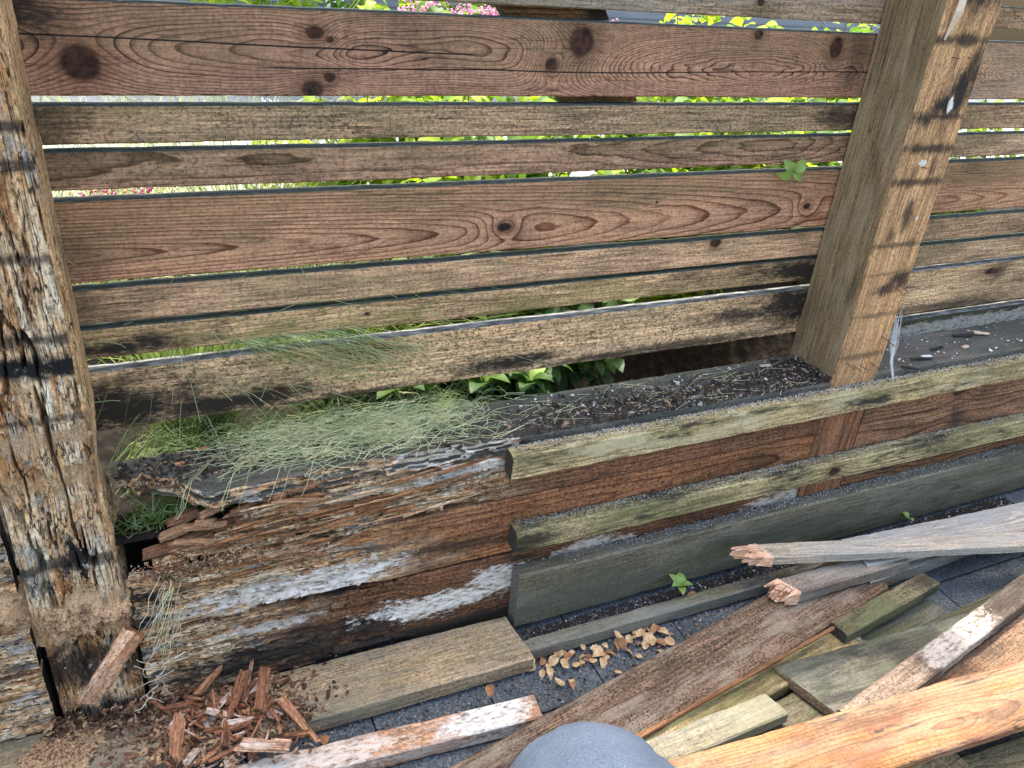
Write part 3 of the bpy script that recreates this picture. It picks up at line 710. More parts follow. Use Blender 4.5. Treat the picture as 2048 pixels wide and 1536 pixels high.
# cap
cap_top = wood('cap_wood_black', (0.095, 0.094, 0.088), (0.042, 0.040, 0.037), 37, TW, 150, (0.02, 0.04), (0.005, 0.008), 0, 0.5, 0.5, green=0.5, spots=0.6, mould=0.5, grey=0.22, greenc=(0.05, 0.065, 0.045))
cap_edge = wood('cap_edge_rotted', (0.46, 0.33, 0.20), (0.26, 0.14, 0.07), 38, TW, 180, (0.02, 0.03), rot=(0.95, 0.55, 0.4), spots=0.5, mould=0.5,
                whites=[(0.6, -0.074, 0.12, 0.3, .6)])
def caplo(x):
    X = x + XW
    b = np.interp(X, [-0.13, -0.07, -0.045, -0.012, 0.004, 0.03, 0.25, 0.5, 0.62, 2], [0.018, 0.012, -0.015, -0.028, -0.062, -0.073, -0.071, -0.069, -0.073, -0.073])
    b = b + (1 - sstep(0.5, 0.7, X)) * (fbm(X * 45, 2.2, 0, 97, 3) - .5) * 0.014
    return b + (1 - sstep(0.0, 0.02, X)) * (vnoise(X * 120, 1.2, 0, 98) - .5) * 0.02
def capd(X, Y, Z, N):
    fr = (N[:, 1] < -0.3)[None, :]
    lay = fbm(X * 14, Z * 160, 0, 240, 3)
    mk = 1 - sstep(0.68, 0.78, X)
    return np.where(fr, -mk * 0.012 * sstep(.4, .65, lay), -0.0015 * fbm(X * 20, Y * 60, 0, 241, 3))
cm = board_mesh('cap_board', 1.508, 0.146, TW, [cap_top, END_DARK], nx=520, ny=16, ns=12, seed=130, wob=0.0012, bow=0.001, cham=0.003, ylo=caplo, disp=capd)
cm.materials.append(cap_edge)
for p in cm.polygons:
    if p.normal.y < -0.35 and p.normal.z < 0.85 and p.center.x < 0.72 and p.center.y < 0.04 and p.material_index == 0: p.material_index = 2
    if p.center.x < 0.13 and p.normal.z < .5 and p.material_index == 0: p.material_index = 2
o = place(link('cap_board', cm, wall), M_flat((XW, 1.303, 0.494), 0, 0.146, TW))
o['label'] = 'black weathered cap board, its left end broken and rotted'
o = link('cap_board', board_mesh('cap_board', 1.57, 0.146, TW, [cap_top, END_DARK], nx=90, ny=5, seed=131), wall)
place(o, M_flat((1.534, 1.303, 0.494), 0, 0.146, TW))
# battens nailed across the posts
bat1 = wood('batten_wood_yellow_green', (0.50, 0.44, 0.26), (0.20, 0.17, 0.085), 39, 0.036, 200, (0.01, 0.03), (0.004, 0.006), 0, 0.7, 0.8, green=0.45, gtop=6, spots=0.45, mould=0.9, greenc=(0.12, 0.125, 0.05), pale=((0.56, 0.50, 0.30), .7), checks=.9)
bat2 = wood('batten_wood_ridged', (0.42, 0.385, 0.23), (0.13, 0.125, 0.07), 40, 0.036, 150, (0.015, 0.03), (0.003, 0.006), 0, 0.85, 0.8, [(0.86, 0.0, 0.014, 2, .7)], green=0.55, spots=0.45, mould=0.8, greenc=(0.12, 0.13, 0.045), checks=.9, stains=[(0.02, 0, .12, .03, .9)])
basew = wood('base_board_wood', (0.165, 0.155, 0.105), (0.08, 0.072, 0.048), 41, 0.036, 130, (0.01, 0.05), (0.006, 0.012), 0, 0.6, 0.6, [(0.42, 0.02, 0.018, -3, .4)], green=0.6, gtop=-1.2, spots=0.35, grey=0.2, greenc=(0.075, 0.08, 0.048), tint=(.11, .112, .08), mould=.35)
TN = 0.036
o = place(link('batten', board_mesh('batten', 2.54, 0.058, TN, [bat1, END_DARK], nx=160, ny=5, seed=140, wob=0.002, bow=0.0025, cham=0.004, rag=(0.004, 0)), wall), M_face(0.565, 0.452, 1.1185, TN))
o['label'] = 'upper yellow-green batten across the wall'
o = place(link('batten', board_mesh('batten', 2.52, 0.056, TN, [bat2, END_DARK], nx=160, ny=5, seed=141, wob=0.0015, bow=0.002, cham=0.003), wall), M_face(0.588, 0.262, 1.1185, TN) @ Matrix.Rotation(R(-0.5), 4, 'Z'))
o['label'] = 'lower ridged green batten across the wall'
o = place(link('base_board', board_mesh('base_board', 2.5, 0.150, TN, [basew, END_GREY], nx=160, ny=6, seed=142, wob=0.0015, bow=0.002, cham=0.004), wall), M_face(0.603, 0.093, 1.1185, TN) @ Matrix.Rotation(R(-0.25), 4, 'Z'))
o['label'] = 'wide grey-green base board at the foot of the wall'
# blocks of cubically rotted wood left standing round the hole
ROTB = wood('rot_block_wood', (0.20, 0.115, 0.070), (0.085, 0.04, 0.024), 42, 0.012, 300, (0.0, 0.02), contrast=.6, spots=0.25, fiber=.9)
ROTB2 = wood('rot_block_wood_pale', (0.34, 0.22, 0.14), (0.17, 0.09, 0.05), 43, 0.012, 300, (0.0, 0.02), contrast=.6, spots=0.2, fiber=.9)
rnd = random.Random(11)
blk = [board_mesh('rot_block', l, w, t, [mm, ROTB], nx=5, ny=2, seed=150 + i, wob=0.003, bow=0.001, cham=0.0015, rag=(0.010, 0.010))
       for i, (l, w, t, mm) in enumerate([(0.062, 0.016, 0.02, ROTB), (0.048, 0.014, 0.018, ROTB2), (0.036, 0.017, 0.02, ROTB), (0.080, 0.012, 0.016, ROTB2), (0.026, 0.014, 0.02, ROTB), (0.055, 0.015, .02, ROTB)])]
for r in range(8):
    z = 0.462 - r * 0.0125
    xs0 = 0.045 - 0.017 * r + rnd.uniform(-0.01, 0.01)
    xx = xs0
    for k in range(rnd.randint(2, 4)):
        b = rnd.choice(blk)
        o = link('rot_block', b, wall)
        l = b.vertices[-1].co.x
        place(o, M_face(xx, z + rnd.uniform(-.003, .003), 1.158 + rnd.uniform(-0.004, 0.022) - 0.003 * k, 0.018) @ Matrix.Rotation(R(rnd.uniform(2, 13)), 4, 'Z') @ Matrix.Rotation(R(rnd.uniform(-25, 25)), 4, 'Y') @ Matrix.Rotation(R(rnd.uniform(-30, 30)), 4, 'X') @ Matrix.Diagonal((rnd.uniform(.6, 1.3), rnd.uniform(.6, 1.2), rnd.uniform(.7, 1.2), 1)))
        xx += l * rnd.uniform(.75, 1.05)
for (x, y, z, a) in [(-0.062, 1.175, .40, 14), (-0.045, 1.19, .415, 18), (-0.09, 1.17, .375, 8), (-0.03, 1.165, .388, 12), (0.0, 1.156, .372, 9), (-.075, 1.152, .352, 4), (-.1, 1.15, .335, -20), (-.06, 1.16, .30, 10)]:
    o = link('rot_block', rnd.choice(blk), wall)
    place(o, M_face(x, z, y, 0.018) @ Matrix.Rotation(R(a), 4, 'Z') @ Matrix.Rotation(R(rnd.uniform(-20, 20)), 4, 'X'))

# torn fibres standing off the rotted face
SLV = [wood('torn_fibre_tan', (0.60, 0.41, 0.25), (0.28, 0.15, 0.08), 44, .006, 300, (0, .01), contrast=.6, spots=.3, fiber=.9),
       wood('torn_fibre_rust', (0.44, 0.235, 0.115), (0.16, 0.065, 0.03), 45, .006, 300, (0, .01), contrast=.6, spots=.3, fiber=.9),
       wood('torn_fibre_cream', (0.58, 0.48, 0.34), (0.3, 0.22, 0.14), 46, .006, 300, (0, .01), contrast=.6, spots=.4, fiber=.9)]
rnd = random.Random(77)
slm = []
for i in range(12):
    l = rnd.uniform(.05, .19); w = rnd.uniform(.004, .011)
    slm.append((l, board_mesh('torn_fibre', l, w, rnd.uniform(.003, .006), [SLV[i % 3]], nx=14, ny=2, seed=600 + i, wob=.0018, bow=.004, cham=.0008, rag=(.012, .012),
               ylo=lambda x, l=l, w=w: -w / 2 * np.clip(x / l * 5, .15, 1) * np.clip((1 - x / l) * 4, .1, 1), yhi=lambda x, l=l, w=w: w / 2 * np.clip(x / l * 4, .1, 1) * np.clip((1 - x / l) * 5, .15, 1))))
for i in range(58):
    l, m = rnd.choice(slm)
    if rnd.random() < .7: X_, Z_ = rnd.uniform(.0, .40), rnd.uniform(.365, .452)
    else: X_, Z_ = rnd.uniform(-.08, .25), rnd.uniform(.285, .345)
    o = link('torn_fibre', m, wall)
    place(o, M_face(X_, Z_, 1.150 + rnd.uniform(-.002, .009), .005) @ Matrix.Rotation(R(rnd.gauss(2, 3)), 4, 'Z') @ Matrix.Rotation(R(rnd.gauss(3, 3)), 4, 'Y') @ Matrix.Rotation(R(rnd.uniform(-40, 40)), 4, 'X'))
# ================================================================== LOOSE PLANKS
PG = 'loose planks torn off the wall'
def plank(name, label, A, ang, L, W, T, mats, back=0.0, seed=0, pitch=0.0, roll=0.0, cat='plank', **kw):
    """A = far-left top corner; the board may start `back` metres before it"""
    kw.setdefault('nx', 90); kw.setdefault('ny', 5); kw.setdefault('wob', 0.0014); kw.setdefault('bow', 0.0015); kw.setdefault('cham', 0.003)
    m = board_mesh(name, L, W, T, mats, seed=seed, **kw)
    o = link(name, m)
    o.matrix_basis = M_flat(A, ang, W, T, pitch, roll) @ Matrix.Translation((-back, 0, 0))
    return tag(o, label, cat, PG)
def jag(parent, L, W, T, x, mats, seed, n=9, length=0.03, dirx=-1, skew=0.0):
    """splintered end: fans of wedge fibres growing out of a plank's end"""
    r = random.Random(seed); V = []; F = []
    for iy in range(n):
        for iz in range(3):
            y = -W / 2 + W * (iy + .5) / n; z = -T / 2 + T * (iz + .5) / 3
            w = W / n * 0.62; t = T / 3 * 0.62
            x0 = x + skew * y
            l = length * r.uniform(.35, 1.1) * (1.0 + 0.4 * math.sin(iy * 1.3 + seed))
            b = len(V); x1 = x0 + dirx * l
            V += [(x0 - dirx * .012, y - w, z - t), (x0 - dirx * .012, y + w, z - t), (x0 - dirx * .012, y + w, z + t), (x0 - dirx * .012, y - w, z + t)]
            dy, dz = r.uniform(-w, w), r.uniform(-t, t)
            V += [(x1 + dirx * r.uniform(-.004, .004), y - w * .7 + dy * .4, z - t * .6 + dz), (x1 + dirx * r.uniform(-.006, .006), y + w * .7 + dy * .4, z - t * .6 + dz), (x1 - dirx * r.uniform(0, .012), y + w * .5 + dy, z + t * .8), (x1 - dirx * r.uniform(0, .012), y - w * .5 + dy, z + t * .8)]
            q = [(0, 1, 5, 4), (1, 2, 6, 5), (2, 3, 7, 6), (3, 0, 4, 7), (4, 5, 6, 7)]
            F += [tuple(b + k for k in (f if dirx > 0 else f[::-1])) for f in q]
    o = link('broken_end', mesh_of('broken_end', V, F, mats))
    o.parent = parent
    return o
p1m = wood('plank_grey_olive', (0.30, 0.25, 0.165), (0.17, 0.135, 0.085), 51, 0.04, 220, (0.06, 0.03), (0.004, 0.006), 0, 0.5, 0.8, green=0.35, spots=0.4, grey=0.25, greenc=(0.17, 0.16, 0.085), tint=(0.33, 0.26, 0.155), mould=.3)
plank('loose_plank', 'long flat grey-olive plank lying along the foot of the rotted wall', (-0.086, 1.1505, 0.047), -1.2, 1.75, 0.130, 0.040, [p1m, END], back=1.07, seed=301, nx=160, skew=(0, -0.12), rag=(0, .004))
p2m = wood('plank_pink_white', (0.42, 0.27, 0.18), (0.24, 0.12, 0.07), 52, 0.036, 160, (0.0, 0.03), contrast=.7, spots=0.5, mould=0.4, pale=((0.62, 0.55, 0.47), .85), whites=[(1.02, 0.0, 0.10, 0.04, .9), (0.65, 0, 0.2, 0.03, .6)])
plank('loose_plank', 'pinkish plank crusted with white, between the grey plank and the brown plank', (0.012, 0.977, 0.040), -4.8, 1.12, 0.055, 0.036, [p2m, END], back=0.57, seed=302)
s1m = wood('strip_grey', (0.19, 0.185, 0.15), (0.09, 0.088, 0.07), 53, 0.034, 200, contrast=.7, spots=0.4, grey=0.5, green=0.3)
plank('loose_strip', 'thin grey wood strip lying just in front of the base board', (0.585, 1.066, 0.040), -0.6, 0.95, 0.034, 0.034, [s1m, END_GREY], seed=303)
p3m = wood('plank_brown', (0.19, 0.145, 0.108), (0.085, 0.058, 0.042), 54, 0.038, 170, (0.02, 0.04), (0.005, 0.008), 0, 0.6, 0.85, spots=0.9, mould=0.55, tint=(0.155, 0.115, 0.085), pale=((0.36, 0.31, 0.24), .5), stains=[(1.25, 0.0, 0.12, 0.1, .7)])
plank('loose_plank', 'broad brown speckled plank running diagonally from behind the knee to the wall', (0.554, 0.868, 0.057), 10.6, 1.30, 0.138, 0.036, [p3m, END_GREY], back=0.36, seed=304, nx=120, skew=(0, .25))
p3b = wood('plank_moss_brown', (0.27, 0.225, 0.13), (0.13, 0.10, 0.055), 55, 0.036, 180, (0.0, 0.03), contrast=.7, green=0.8, spots=0.5, greenc=(0.12, 0.125, 0.045), mould=.4, pale=((0.5, 0.44, 0.2), .5))
q = plank('loose_plank', 'narrow mossy brown plank under the thin orange splinter', (0.700, 0.772, 0.050), 7.6, 0.60, 0.056, 0.036, [p3b, END_GREY], seed=305, skew=(0, 0.2), rag=(0, .012))
jag(q, 0.60, 0.056, 0.036, 0.60, [END_GREY], 8, 7, 0.03, 1, 0.2)
p8m = wood('plank_moss_green', (0.15, 0.145, 0.09), (0.07, 0.068, 0.045), 56, 0.034, 200, contrast=.6, green=0.7, spots=0.6, mould=.5, greenc=(0.115, 0.125, 0.055), stains=[(0.32, 0, 0.05, 0.05, .7)])
plank('loose_plank', 'short stubby green mossy plank angled across the middle of the pile', (1.244, 0.852, 0.077), 8.4, 0.345, 0.047, 0.034, [p8m, END_DARK], seed=306, skew=(0, -.1), nx=50)
p9m = wood('plank_dark_slate', (0.085, 0.09, 0.075), (0.042, 0.046, 0.04), 57, 0.022, 160, (0.02, 0.04), contrast=.5, green=0.6, spots=0.5, grey=0.2, greenc=(0.08, 0.088, 0.05), mould=0.6, pale=((0.22, 0.22, 0.17), .45))
plank('loose_plank', 'wide dark slate-green plank with a slanting frayed end', (1.075, 0.802, 0.062), -2.9, 0.75, 0.140, 0.022, [p9m, END], seed=307, skew=(-0.35, 0), rag=(0.006, 0))
p9b = wood('plank_dark_green', (0.10, 0.105, 0.075), (0.05, 0.052, 0.04), 58, 0.02, 180, green=0.5, spots=0.5, grey=.2)
plank('loose_plank', 'dark green plank lying flat on the pavers under the slate-green plank', (1.15, 0.822, 0.022), 7.3, 0.44, 0.09, 0.020, [p9b, END_DARK], seed=308, nx=40)
p13 = wood('plank_dull_brown', (0.16, 0.118, 0.085), (0.15, 0.085, 0.045), 59, 0.03, 150, (0.02, 0.04), contrast=.6, spots=0.55, mould=.4)
plank('loose_plank', 'dull brown plank wedged under the white-patched plank at the right edge', (1.25, 0.640, 0.066), 10.4, 0.9, 0.10, 0.030, [p13, END_GREY], seed=309)
p10 = wood('plank_white_patch', (0.17, 0.128, 0.10), (0.08, 0.055, 0.04), 60, 0.032, 170, (0.0, 0.03), contrast=.6, spots=0.7, mould=0.45, grey=.25,
           whites=[(0.40, 0.0, 0.11, 0.05, .4), (0.33, -.005, .07, .045, .4)], stains=[(0.62, 0, 0.14, 0.05, .75), (.42, -.005, .04, .014, .7)])
plank('loose_plank', 'brown plank with one big white fungus patch near its middle', (1.068, 0.652, 0.102), 11.3, 0.95, 0.055, 0.032, [p10, END], seed=310)
p12 = wood('plank_yellow_green', (0.13, 0.128, 0.098), (0.22, 0.20, 0.12), 61, 0.03, 160, (0.02, 0.03), contrast=.6, green=0.35, spots=0.3, grey=0.35, greenc=(0.17, 0.17, 0.08))
plank('loose_plank', 'pale yellow-green plank end sawn square, beside the knee', (0.60, 0.740, 0.072), 1.9, 0.385, 0.058, 0.030, [p12, END], seed=311, skew=(0, -.25), rag=(0, .004))
p11 = wood('plank_orange_fresh', (0.25, 0.135, 0.058), (0.12, 0.045, 0.02), 62, 0.022, 150, (-0.02, 0.012), (0.010, 0.012), 0.03, 0.75, 0.4, [(0.62, -.02, 0.014, -2.5, .4)], spots=0.18, tint=(0.27, 0.165, 0.08), wx=2.2, checks=.9, grey=.2, stains=[(.45, .03, .2, .02, .4), (.75, -.03, .15, .02, .4)], pale=((0.20, 0.07, 0.036), .55), bump=.6, mould=.3)
plank('loose_plank', 'clean bright orange cedar plank at the lower right corner', (0.62, 0.660, 0.141), -4.5, 1.15, 0.124, 0.022, [p11, FRESH], seed=312, bow=.002)
p14 = wood('plank_dark_under', (0.16, 0.14, 0.10), (0.08, 0.065, 0.045), 63, 0.02, 150, spots=.5, green=.3)
plank('loose_plank', 'greenish plank half hidden below the orange plank, bottom right corner', (1.24, 0.515, 0.048), -4, 0.6, 0.12, 0.03, [p14, END_DARK], seed=313, nx=40)
p15 = wood('plank_tan_under', (0.36, 0.29, 0.19), (0.2, 0.15, 0.09), 64, 0.02, 150, spots=.4)
plank('loose_plank', 'tan plank poking out beneath the orange plank beside the bottom edge', (0.95, 0.56, 0.05), 6, 0.30, 0.10, 0.03, [p15, END], seed=314, nx=40)
p16 = wood('plank_near_black', (0.085, 0.08, 0.065), (0.04, 0.036, 0.03), 76, .03, 150, spots=.5, green=.4, mould=.5)  # near-black plank covering the pavers in this gap
plank('loose_plank', 'dark damp plank low in the pile, between mossy plank and slate-green plank', (0.74, 0.725, 0.036), 5.0, 0.62, 0.085, 0.03, [p16, END_DARK], seed=330, nx=40)
plank('loose_plank', 'dark plank on the pavers behind the white-patched plank', (1.45, 0.800, 0.030), 4.0, 0.50, 0.06, 0.025, [p9b, END_DARK], seed=331, nx=40)
p4m = wood('plank_grey_brown', (0.23, 0.19, 0.145), (0.12, 0.09, 0.065), 65, 0.034, 180, contrast=.6, spots=.5, grey=.4)
q = plank('loose_plank', 'short grey-brown plank with a pale torn end, under the long broken strip', (1.205, 0.986, 0.095), -0.9, 0.36, 0.054, 0.034, [p4m, FRESH], seed=315, nx=40, skew=(-.45, 0))
jag(q, 0.36, 0.054, 0.034, 0.0, [FRESH], 21, 9, 0.026, -1, -0.45)
p7m = wood('plank_grey_low', (0.25, 0.235, 0.20), (0.13, 0.12, 0.10), 66, 0.036, 170, contrast=.6, spots=.4, grey=.5)
plank('loose_plank', 'low grey plank end showing under the broken strip', (1.447, 0.975, 0.062), 2.0, 0.7, 0.050, 0.036, [p7m, END_DARK], seed=316, nx=40)
p6m = wood('plank_silver_grey', (0.44, 0.44, 0.42), (0.20, 0.20, 0.19), 67, 0.02, 90, (0.02, 0.05), (0.008, 0.012), 0, 0.6, 0.7, [(0.45, 0.02, .02, -3, .3)], grey=0.8, spots=.2)
plank('loose_plank', 'wide silver-grey plank behind the broken strip at the right edge', (1.45, 1.046, 0.100), -4.2, 0.95, 0.100, 0.022, [p6m, END_GREY], seed=317)
p5m = wood('strip_pale_grey', (0.50, 0.49, 0.44), (0.23, 0.20, 0.16), 68, 0.026, 220, contrast=.6, spots=.2, grey=0.6, tint=(0.36, 0.31, 0.23))
q = plank('loose_strip', 'long pale grey strip with a splintered orange end, on top of the pile', (1.197, 1.068, 0.135), -14.9, 1.1, 0.050, 0.026, [p5m, FRESH], seed=318, skew=(-.5, 0))
jag(q, 1.1, 0.050, 0.026, 0.0, [FRESH], 5, 10, 0.045, -1, -0.5)
q = tag(link('splinter', board_mesh('splinter', 0.60, 0.009, 0.008, [wood('splinter_orange', (0.22, 0.125, 0.07), (0.12, 0.06, 0.03), 69, 0.008, 300, contrast=.6, spots=.1), FRESH], nx=60, ny=2, seed=319, wob=.0015, bow=.004, cham=.001, rag=(.01, .01))),
    'long thin orange splinter lying across the mossy plank', 'splinter')
q.matrix_basis = M_flat((0.645, 0.754, 0.068), 8.3, 0.009, 0.008, 1.0)

# ================================================================== WOOD CHIPS, SLAB, SAWDUST
CG = 'rotten wood chips heaped on the grey plank'
CH = [wood('chip_wood_red', (0.25, 0.122, 0.072), (0.10, 0.045, 0.028), 71, .02, 260, spots=.2, fiber=.9, contrast=.6),
      wood('chip_wood_rust', (0.36, 0.195, 0.115), (0.18, 0.085, 0.05), 72, .02, 240, spots=.2, fiber=.9, contrast=.6),
      wood('chip_wood_pink', (0.42, 0.29, 0.215), (0.30, 0.15, 0.09), 73, .02, 260, spots=.25, fiber=.9, contrast=.6, whites=[(.03, 0, .03, .01, .5)])]
def chipmesh(l, w, t, m, s):
    q = random.Random(s)
    a, b, c, d = [q.uniform(.45, 1.1) for _ in range(4)]
    def step(X, Y, Z, N): return -0.005 * np.round(vnoise(Y * 150, X * 14, 1, s) * 2) / 2 - 0.002 * fbm(X * 60, Y * 400, Z * 200, s, 2)
    return board_mesh('wood_chip', l, w, t, [m, m], nx=14, ny=7, ns=3, seed=s, wob=0.002, bow=0.003, cham=0.0012, rag=(0.016, 0.016), disp=step,
                      ylo=lambda x: -w / 2 * (a + (b - a) * x / l), yhi=lambda x: w / 2 * (c + (d - c) * x / l), skew=(q.uniform(-.5, .5), q.uniform(-.5, .5)))
big = [  # x, y, z(centre), yaw, pitch, roll, l, w, t, material, label
    (0.015, 0.985, 0.075, -28, 6, -12, 0.085, 0.045, 0.018, 2, 'large flat pinkish chip at the front of the chip heap'),
    (0.062, 1.040, 0.085, 72, 25, 20, 0.070, 0.034, 0.018, 0, 'upright dark red chip in the middle of the chip heap'),
    (0.100, 1.050, 0.085, -62, -18, 30, 0.100, 0.026, 0.014, 1, 'long rust-brown chip at the right side of the chip heap'),
    (-0.085, 1.000, 0.075, 75, 30, 15, 0.060, 0.036, 0.026, 1, 'chunky rust chip standing at the front left of the heap'),
    (-0.100, 1.105, 0.075, -10, 8, 0, 0.042, 0.030, 0.024, 0, 'square block-like red chip at the back left of the heap'),
    (0.005, 1.040, 0.080, 60, 22, -25, 0.085, 0.030, 0.016, 0, 'slim red-brown chip tilted up in the heap centre'),
    (0.035, 1.075, 0.075, 70, 15, 10, 0.075, 0.018, 0.012, 2, 'narrow pale chip pointing at the wall from the heap'),
    (-0.045, 1.120, 0.075, 35, 14, 5, 0.060, 0.024, 0.016, 1, 'rust chip resting at the back of the heap by the wall'),
]
for i, (x, y, z, a, b, c, l, w, t, k, lab) in enumerate(big):
    o = tag(link('wood_chip', chipmesh(l, w * .85, t * .7, CH[k], 400 + i)), lab, 'wood chip', CG)
    o.matrix_basis = Matrix.Translation((x, y, z)) @ Euler((R(c), R(-b), R(a))).to_matrix().to_4x4() @ Matrix.Scale(1.05, 4)
small = [chipmesh(l, w, t, CH[k], 420 + i) for i, (l, w, t, k) in enumerate([(.045, .020, .014, 0), (.035, .018, .012, 1), (.030, .024, .014, 0), (.050, .014, .010, 2), (.026, .014, .010, 1), (.06, .018, .012, 0), (.022, .010, .007, 1), (.034, .009, .006, 2), (.018, .012, .008, 0), (.055, .006, .004, 2), (.04, .005, .004, 1), (.03, .02, .004, 2)])]
rnd = random.Random(33)
for i in range(90):
    u = rnd.gauss(0, .5); v_ = rnd.gauss(0, .45)
    x = -0.005 + u * 0.105; y = 1.055 + v_ * 0.075
    h = max(0, 1 - (u * u + v_ * v_)) * 0.022
    if y > 1.14: y = 1.13
    z = (0.052 if y > 1.02 else 0.045) + h * rnd.uniform(.3, 1.2) + 0.006
    o = tag(link('wood_chip', rnd.choice(small)), 'small red-brown rotten wood chip in the heap at the post foot', 'wood chip', CG)
    o.matrix_basis = Matrix.Translation((x, y, z)) @ Euler((R(rnd.uniform(-30, 30)), R(rnd.uniform(-25, 25)), R(rnd.uniform(0, 360)))).to_matrix().to_4x4() @ Matrix.Rotation(0, 4, 'Z')
o = tag(link('wood_slab', board_mesh('wood_slab', 0.135, 0.034, 0.016, [wood('slab_wood', (0.50, 0.34, 0.235), (0.32, 0.18, 0.11), 74, .016, 200, spots=.5, pale=((.66, .55, .45), .7)), CH[0]], nx=30, ny=4, seed=441, wob=.002, rag=(.006, .006))),
        'pale pinkish slab of rotten wood leaning on the foot of the rotted post', 'wood slab')
o.matrix_basis = Matrix.Translation((-0.205, 1.075, 0.175)) @ Euler((R(60), R(-48), R(22))).to_matrix().to_4x4()

def scatter(name, pts, sizes, mats, seed, kind='stuff', asp=(1, 1, .6), label=None, cat=None):
    """many crumbs joined into one mesh: little irregular wedges"""
    r = np.random.RandomState(seed)
    n = len(pts)
    base = np.array([(-1, -1, -1), (1, -.8, -1), (.8, 1, -1), (-.7, .9, -1), (-.6, -.7, 1), (.7, -.6, .8), (.5, .7, 1), (-.6, .5, .7)]) * .5
    V = np.zeros((n, 8, 3))
    for i in range(n):
        s = sizes[i] * np.array(asp) * r.uniform(.6, 1.4, 3)
        e = Euler((r.uniform(-.5, .5), r.uniform(-.5, .5), r.uniform(0, 6.28))).to_matrix()
        V[i] = (base + r.uniform(-.15, .15, (8, 3))) * s @ np.array(e).T + pts[i]
    q = [(0, 3, 2, 1), (4, 5, 6, 7), (0, 1, 5, 4), (1, 2, 6, 5), (2, 3, 7, 6), (3, 0, 4, 7)]
    F = [tuple(i * 8 + k for k in f) for i in range(n) for f in q]
    mi = np.repeat(r.choice(len(mats), n), 6)
    return tag(link(name, mesh_of(name, V.reshape(-1, 3), F, mats, mi)), label, cat, kind=kind)
SAW = plain('sawdust', [(0.3, (0.30, 0.17, 0.085)), (0.5, (0.47, 0.30, 0.16)), (0.7, (0.62, 0.44, 0.27))], 260, 3, 0.95, 0.6)
SAWD = plain('rust_crumbs', [(0.3, (0.13, 0.062, 0.036)), (0.7, (0.28, 0.15, 0.09))], 260, 3, 0.95, 0.4)
DIRT0 = plain('dark_crumbs', [(0.3, (0.03, 0.018, 0.012)), (0.7, (0.11, 0.06, 0.035))], 260, 3, 0.95, 0.4)
r = np.random.RandomState(3)
def mound(name, cx, cy, z0, rx, ry, h, n, label, mats, seed, ang=0):
    r = np.random.RandomState(seed)
    k = 28
    gx = np.linspace(-1, 1, k); A, B = np.meshgrid(gx, gx)
    d = np.sqrt(A ** 2 + B ** 2) + (fbm(A * 2, B * 2, 0, seed, 3) - .5) * .5
    Zm = np.maximum(0, 1 - d) ** .8 * h * (0.7 + .6 * fbm(A * 5, B * 5, 0, seed + 1, 3)) - 0.003
    ca, sa = math.cos(ang), math.sin(ang)
    V = np.stack([cx + rx * A * ca - ry * B * sa, cy + rx * A * sa + ry * B * ca, z0 + Zm], -1).reshape(-1, 3)
    Zf = Zm.ravel()
    F = [(j * k + i, j * k + i + 1, (j + 1) * k + i + 1, (j + 1) * k + i) for j in range(k - 1) for i in range(k - 1)]
    F = [f for f in F if max(Zf[q] for q in f) > -0.0025]
    idx = r.choice(len(V), n, p=(np.maximum(0, Zm.ravel()) + 1e-5) / (np.maximum(0, Zm.ravel()) + 1e-5).sum())
    pts = V[idx] + r.normal(0, 1, (n, 3)) * np.array([rx / 20, ry / 20, .001]) + [0, 0, .001]
    o = scatter(name, pts, r.uniform(.0015, .005, n), mats, seed, label=label, cat='sawdust', asp=(1.4, .7, .5))
    base = link('heap', mesh_of('heap', V, F, [mats[0]]), o)
    base['kind'] = 'stuff'
    return o
mound('sawdust', -0.262, 1.10, 0.047, 0.085, 0.055, 0.022, 1400, 'mound of tan sawdust on the grey plank below the rotted post', [SAW, SAW, SAWD], 51, .5)
def bulge(x0, x1, z0, z1, yback, depth, n, label, seed):
    """sawdust packed in an upright cavity, swelling towards the front"""
    r = np.random.RandomState(seed)
    ku, kv = 70, 34
    U, Vv = np.meshgrid(np.linspace(0, 1, ku), np.linspace(0, 1, kv))
    xx = x0 + (x1 - x0) * U
    zz = z0 + (z1 - z0) * Vv + (fbm(U * 6, Vv * 3, 0, seed, 3) - .5) * .03
    prof = np.clip(np.sin(math.pi * Vv) ** 1.2 * np.sin(math.pi * U) ** .5 + (fbm(U * 9, Vv * 3.5, 3, seed + 5, 4, .6) - .55) * 1.5, 0, 1)
    yy = yback - depth * prof * (.45 + 1.1 * fbm(U * 7, Vv * 4, 1, seed + 1, 5, .6)) - .003 * fbm(U * 60, Vv * 30, 0, seed + 2, 2)
    V = np.stack([xx, yy, zz], -1).reshape(-1, 3)
    F = [(j * ku + i, j * ku + i + 1, (j + 1) * ku + i + 1, (j + 1) * ku + i) for j in range(kv - 1) for i in range(ku - 1)]
    w = prof.ravel() + .05
    pts = V[r.choice(len(V), n, p=w / w.sum())] + r.normal(0, .0015, (n, 3))
    o = scatter('sawdust', pts, .001 + .005 * r.random_sample(n) ** 2, [SAW, SAW, SAW, SAWD], seed, label=label, cat='sawdust', asp=(1.4, .8, .6))
    b = link('heap', mesh_of('heap', V, F, [SAW], smooth=True), o); b['kind'] = 'stuff'
bulge(-0.62, -0.255, 0.265, 0.385, 1.185, 0.050, 1600, 'tan sawdust packed between the boards left of the rotted post', 52)
bulge(-0.275, -0.115, 0.235, 0.335, 1.176, 0.036, 700, 'frothy tan sawdust bulging from the rotted belt of the post', 53)
n = 4200
pts = np.stack([r.normal(-0.01, .085, n), r.normal(1.07, .045, n), np.full(n, 0.050)], -1)
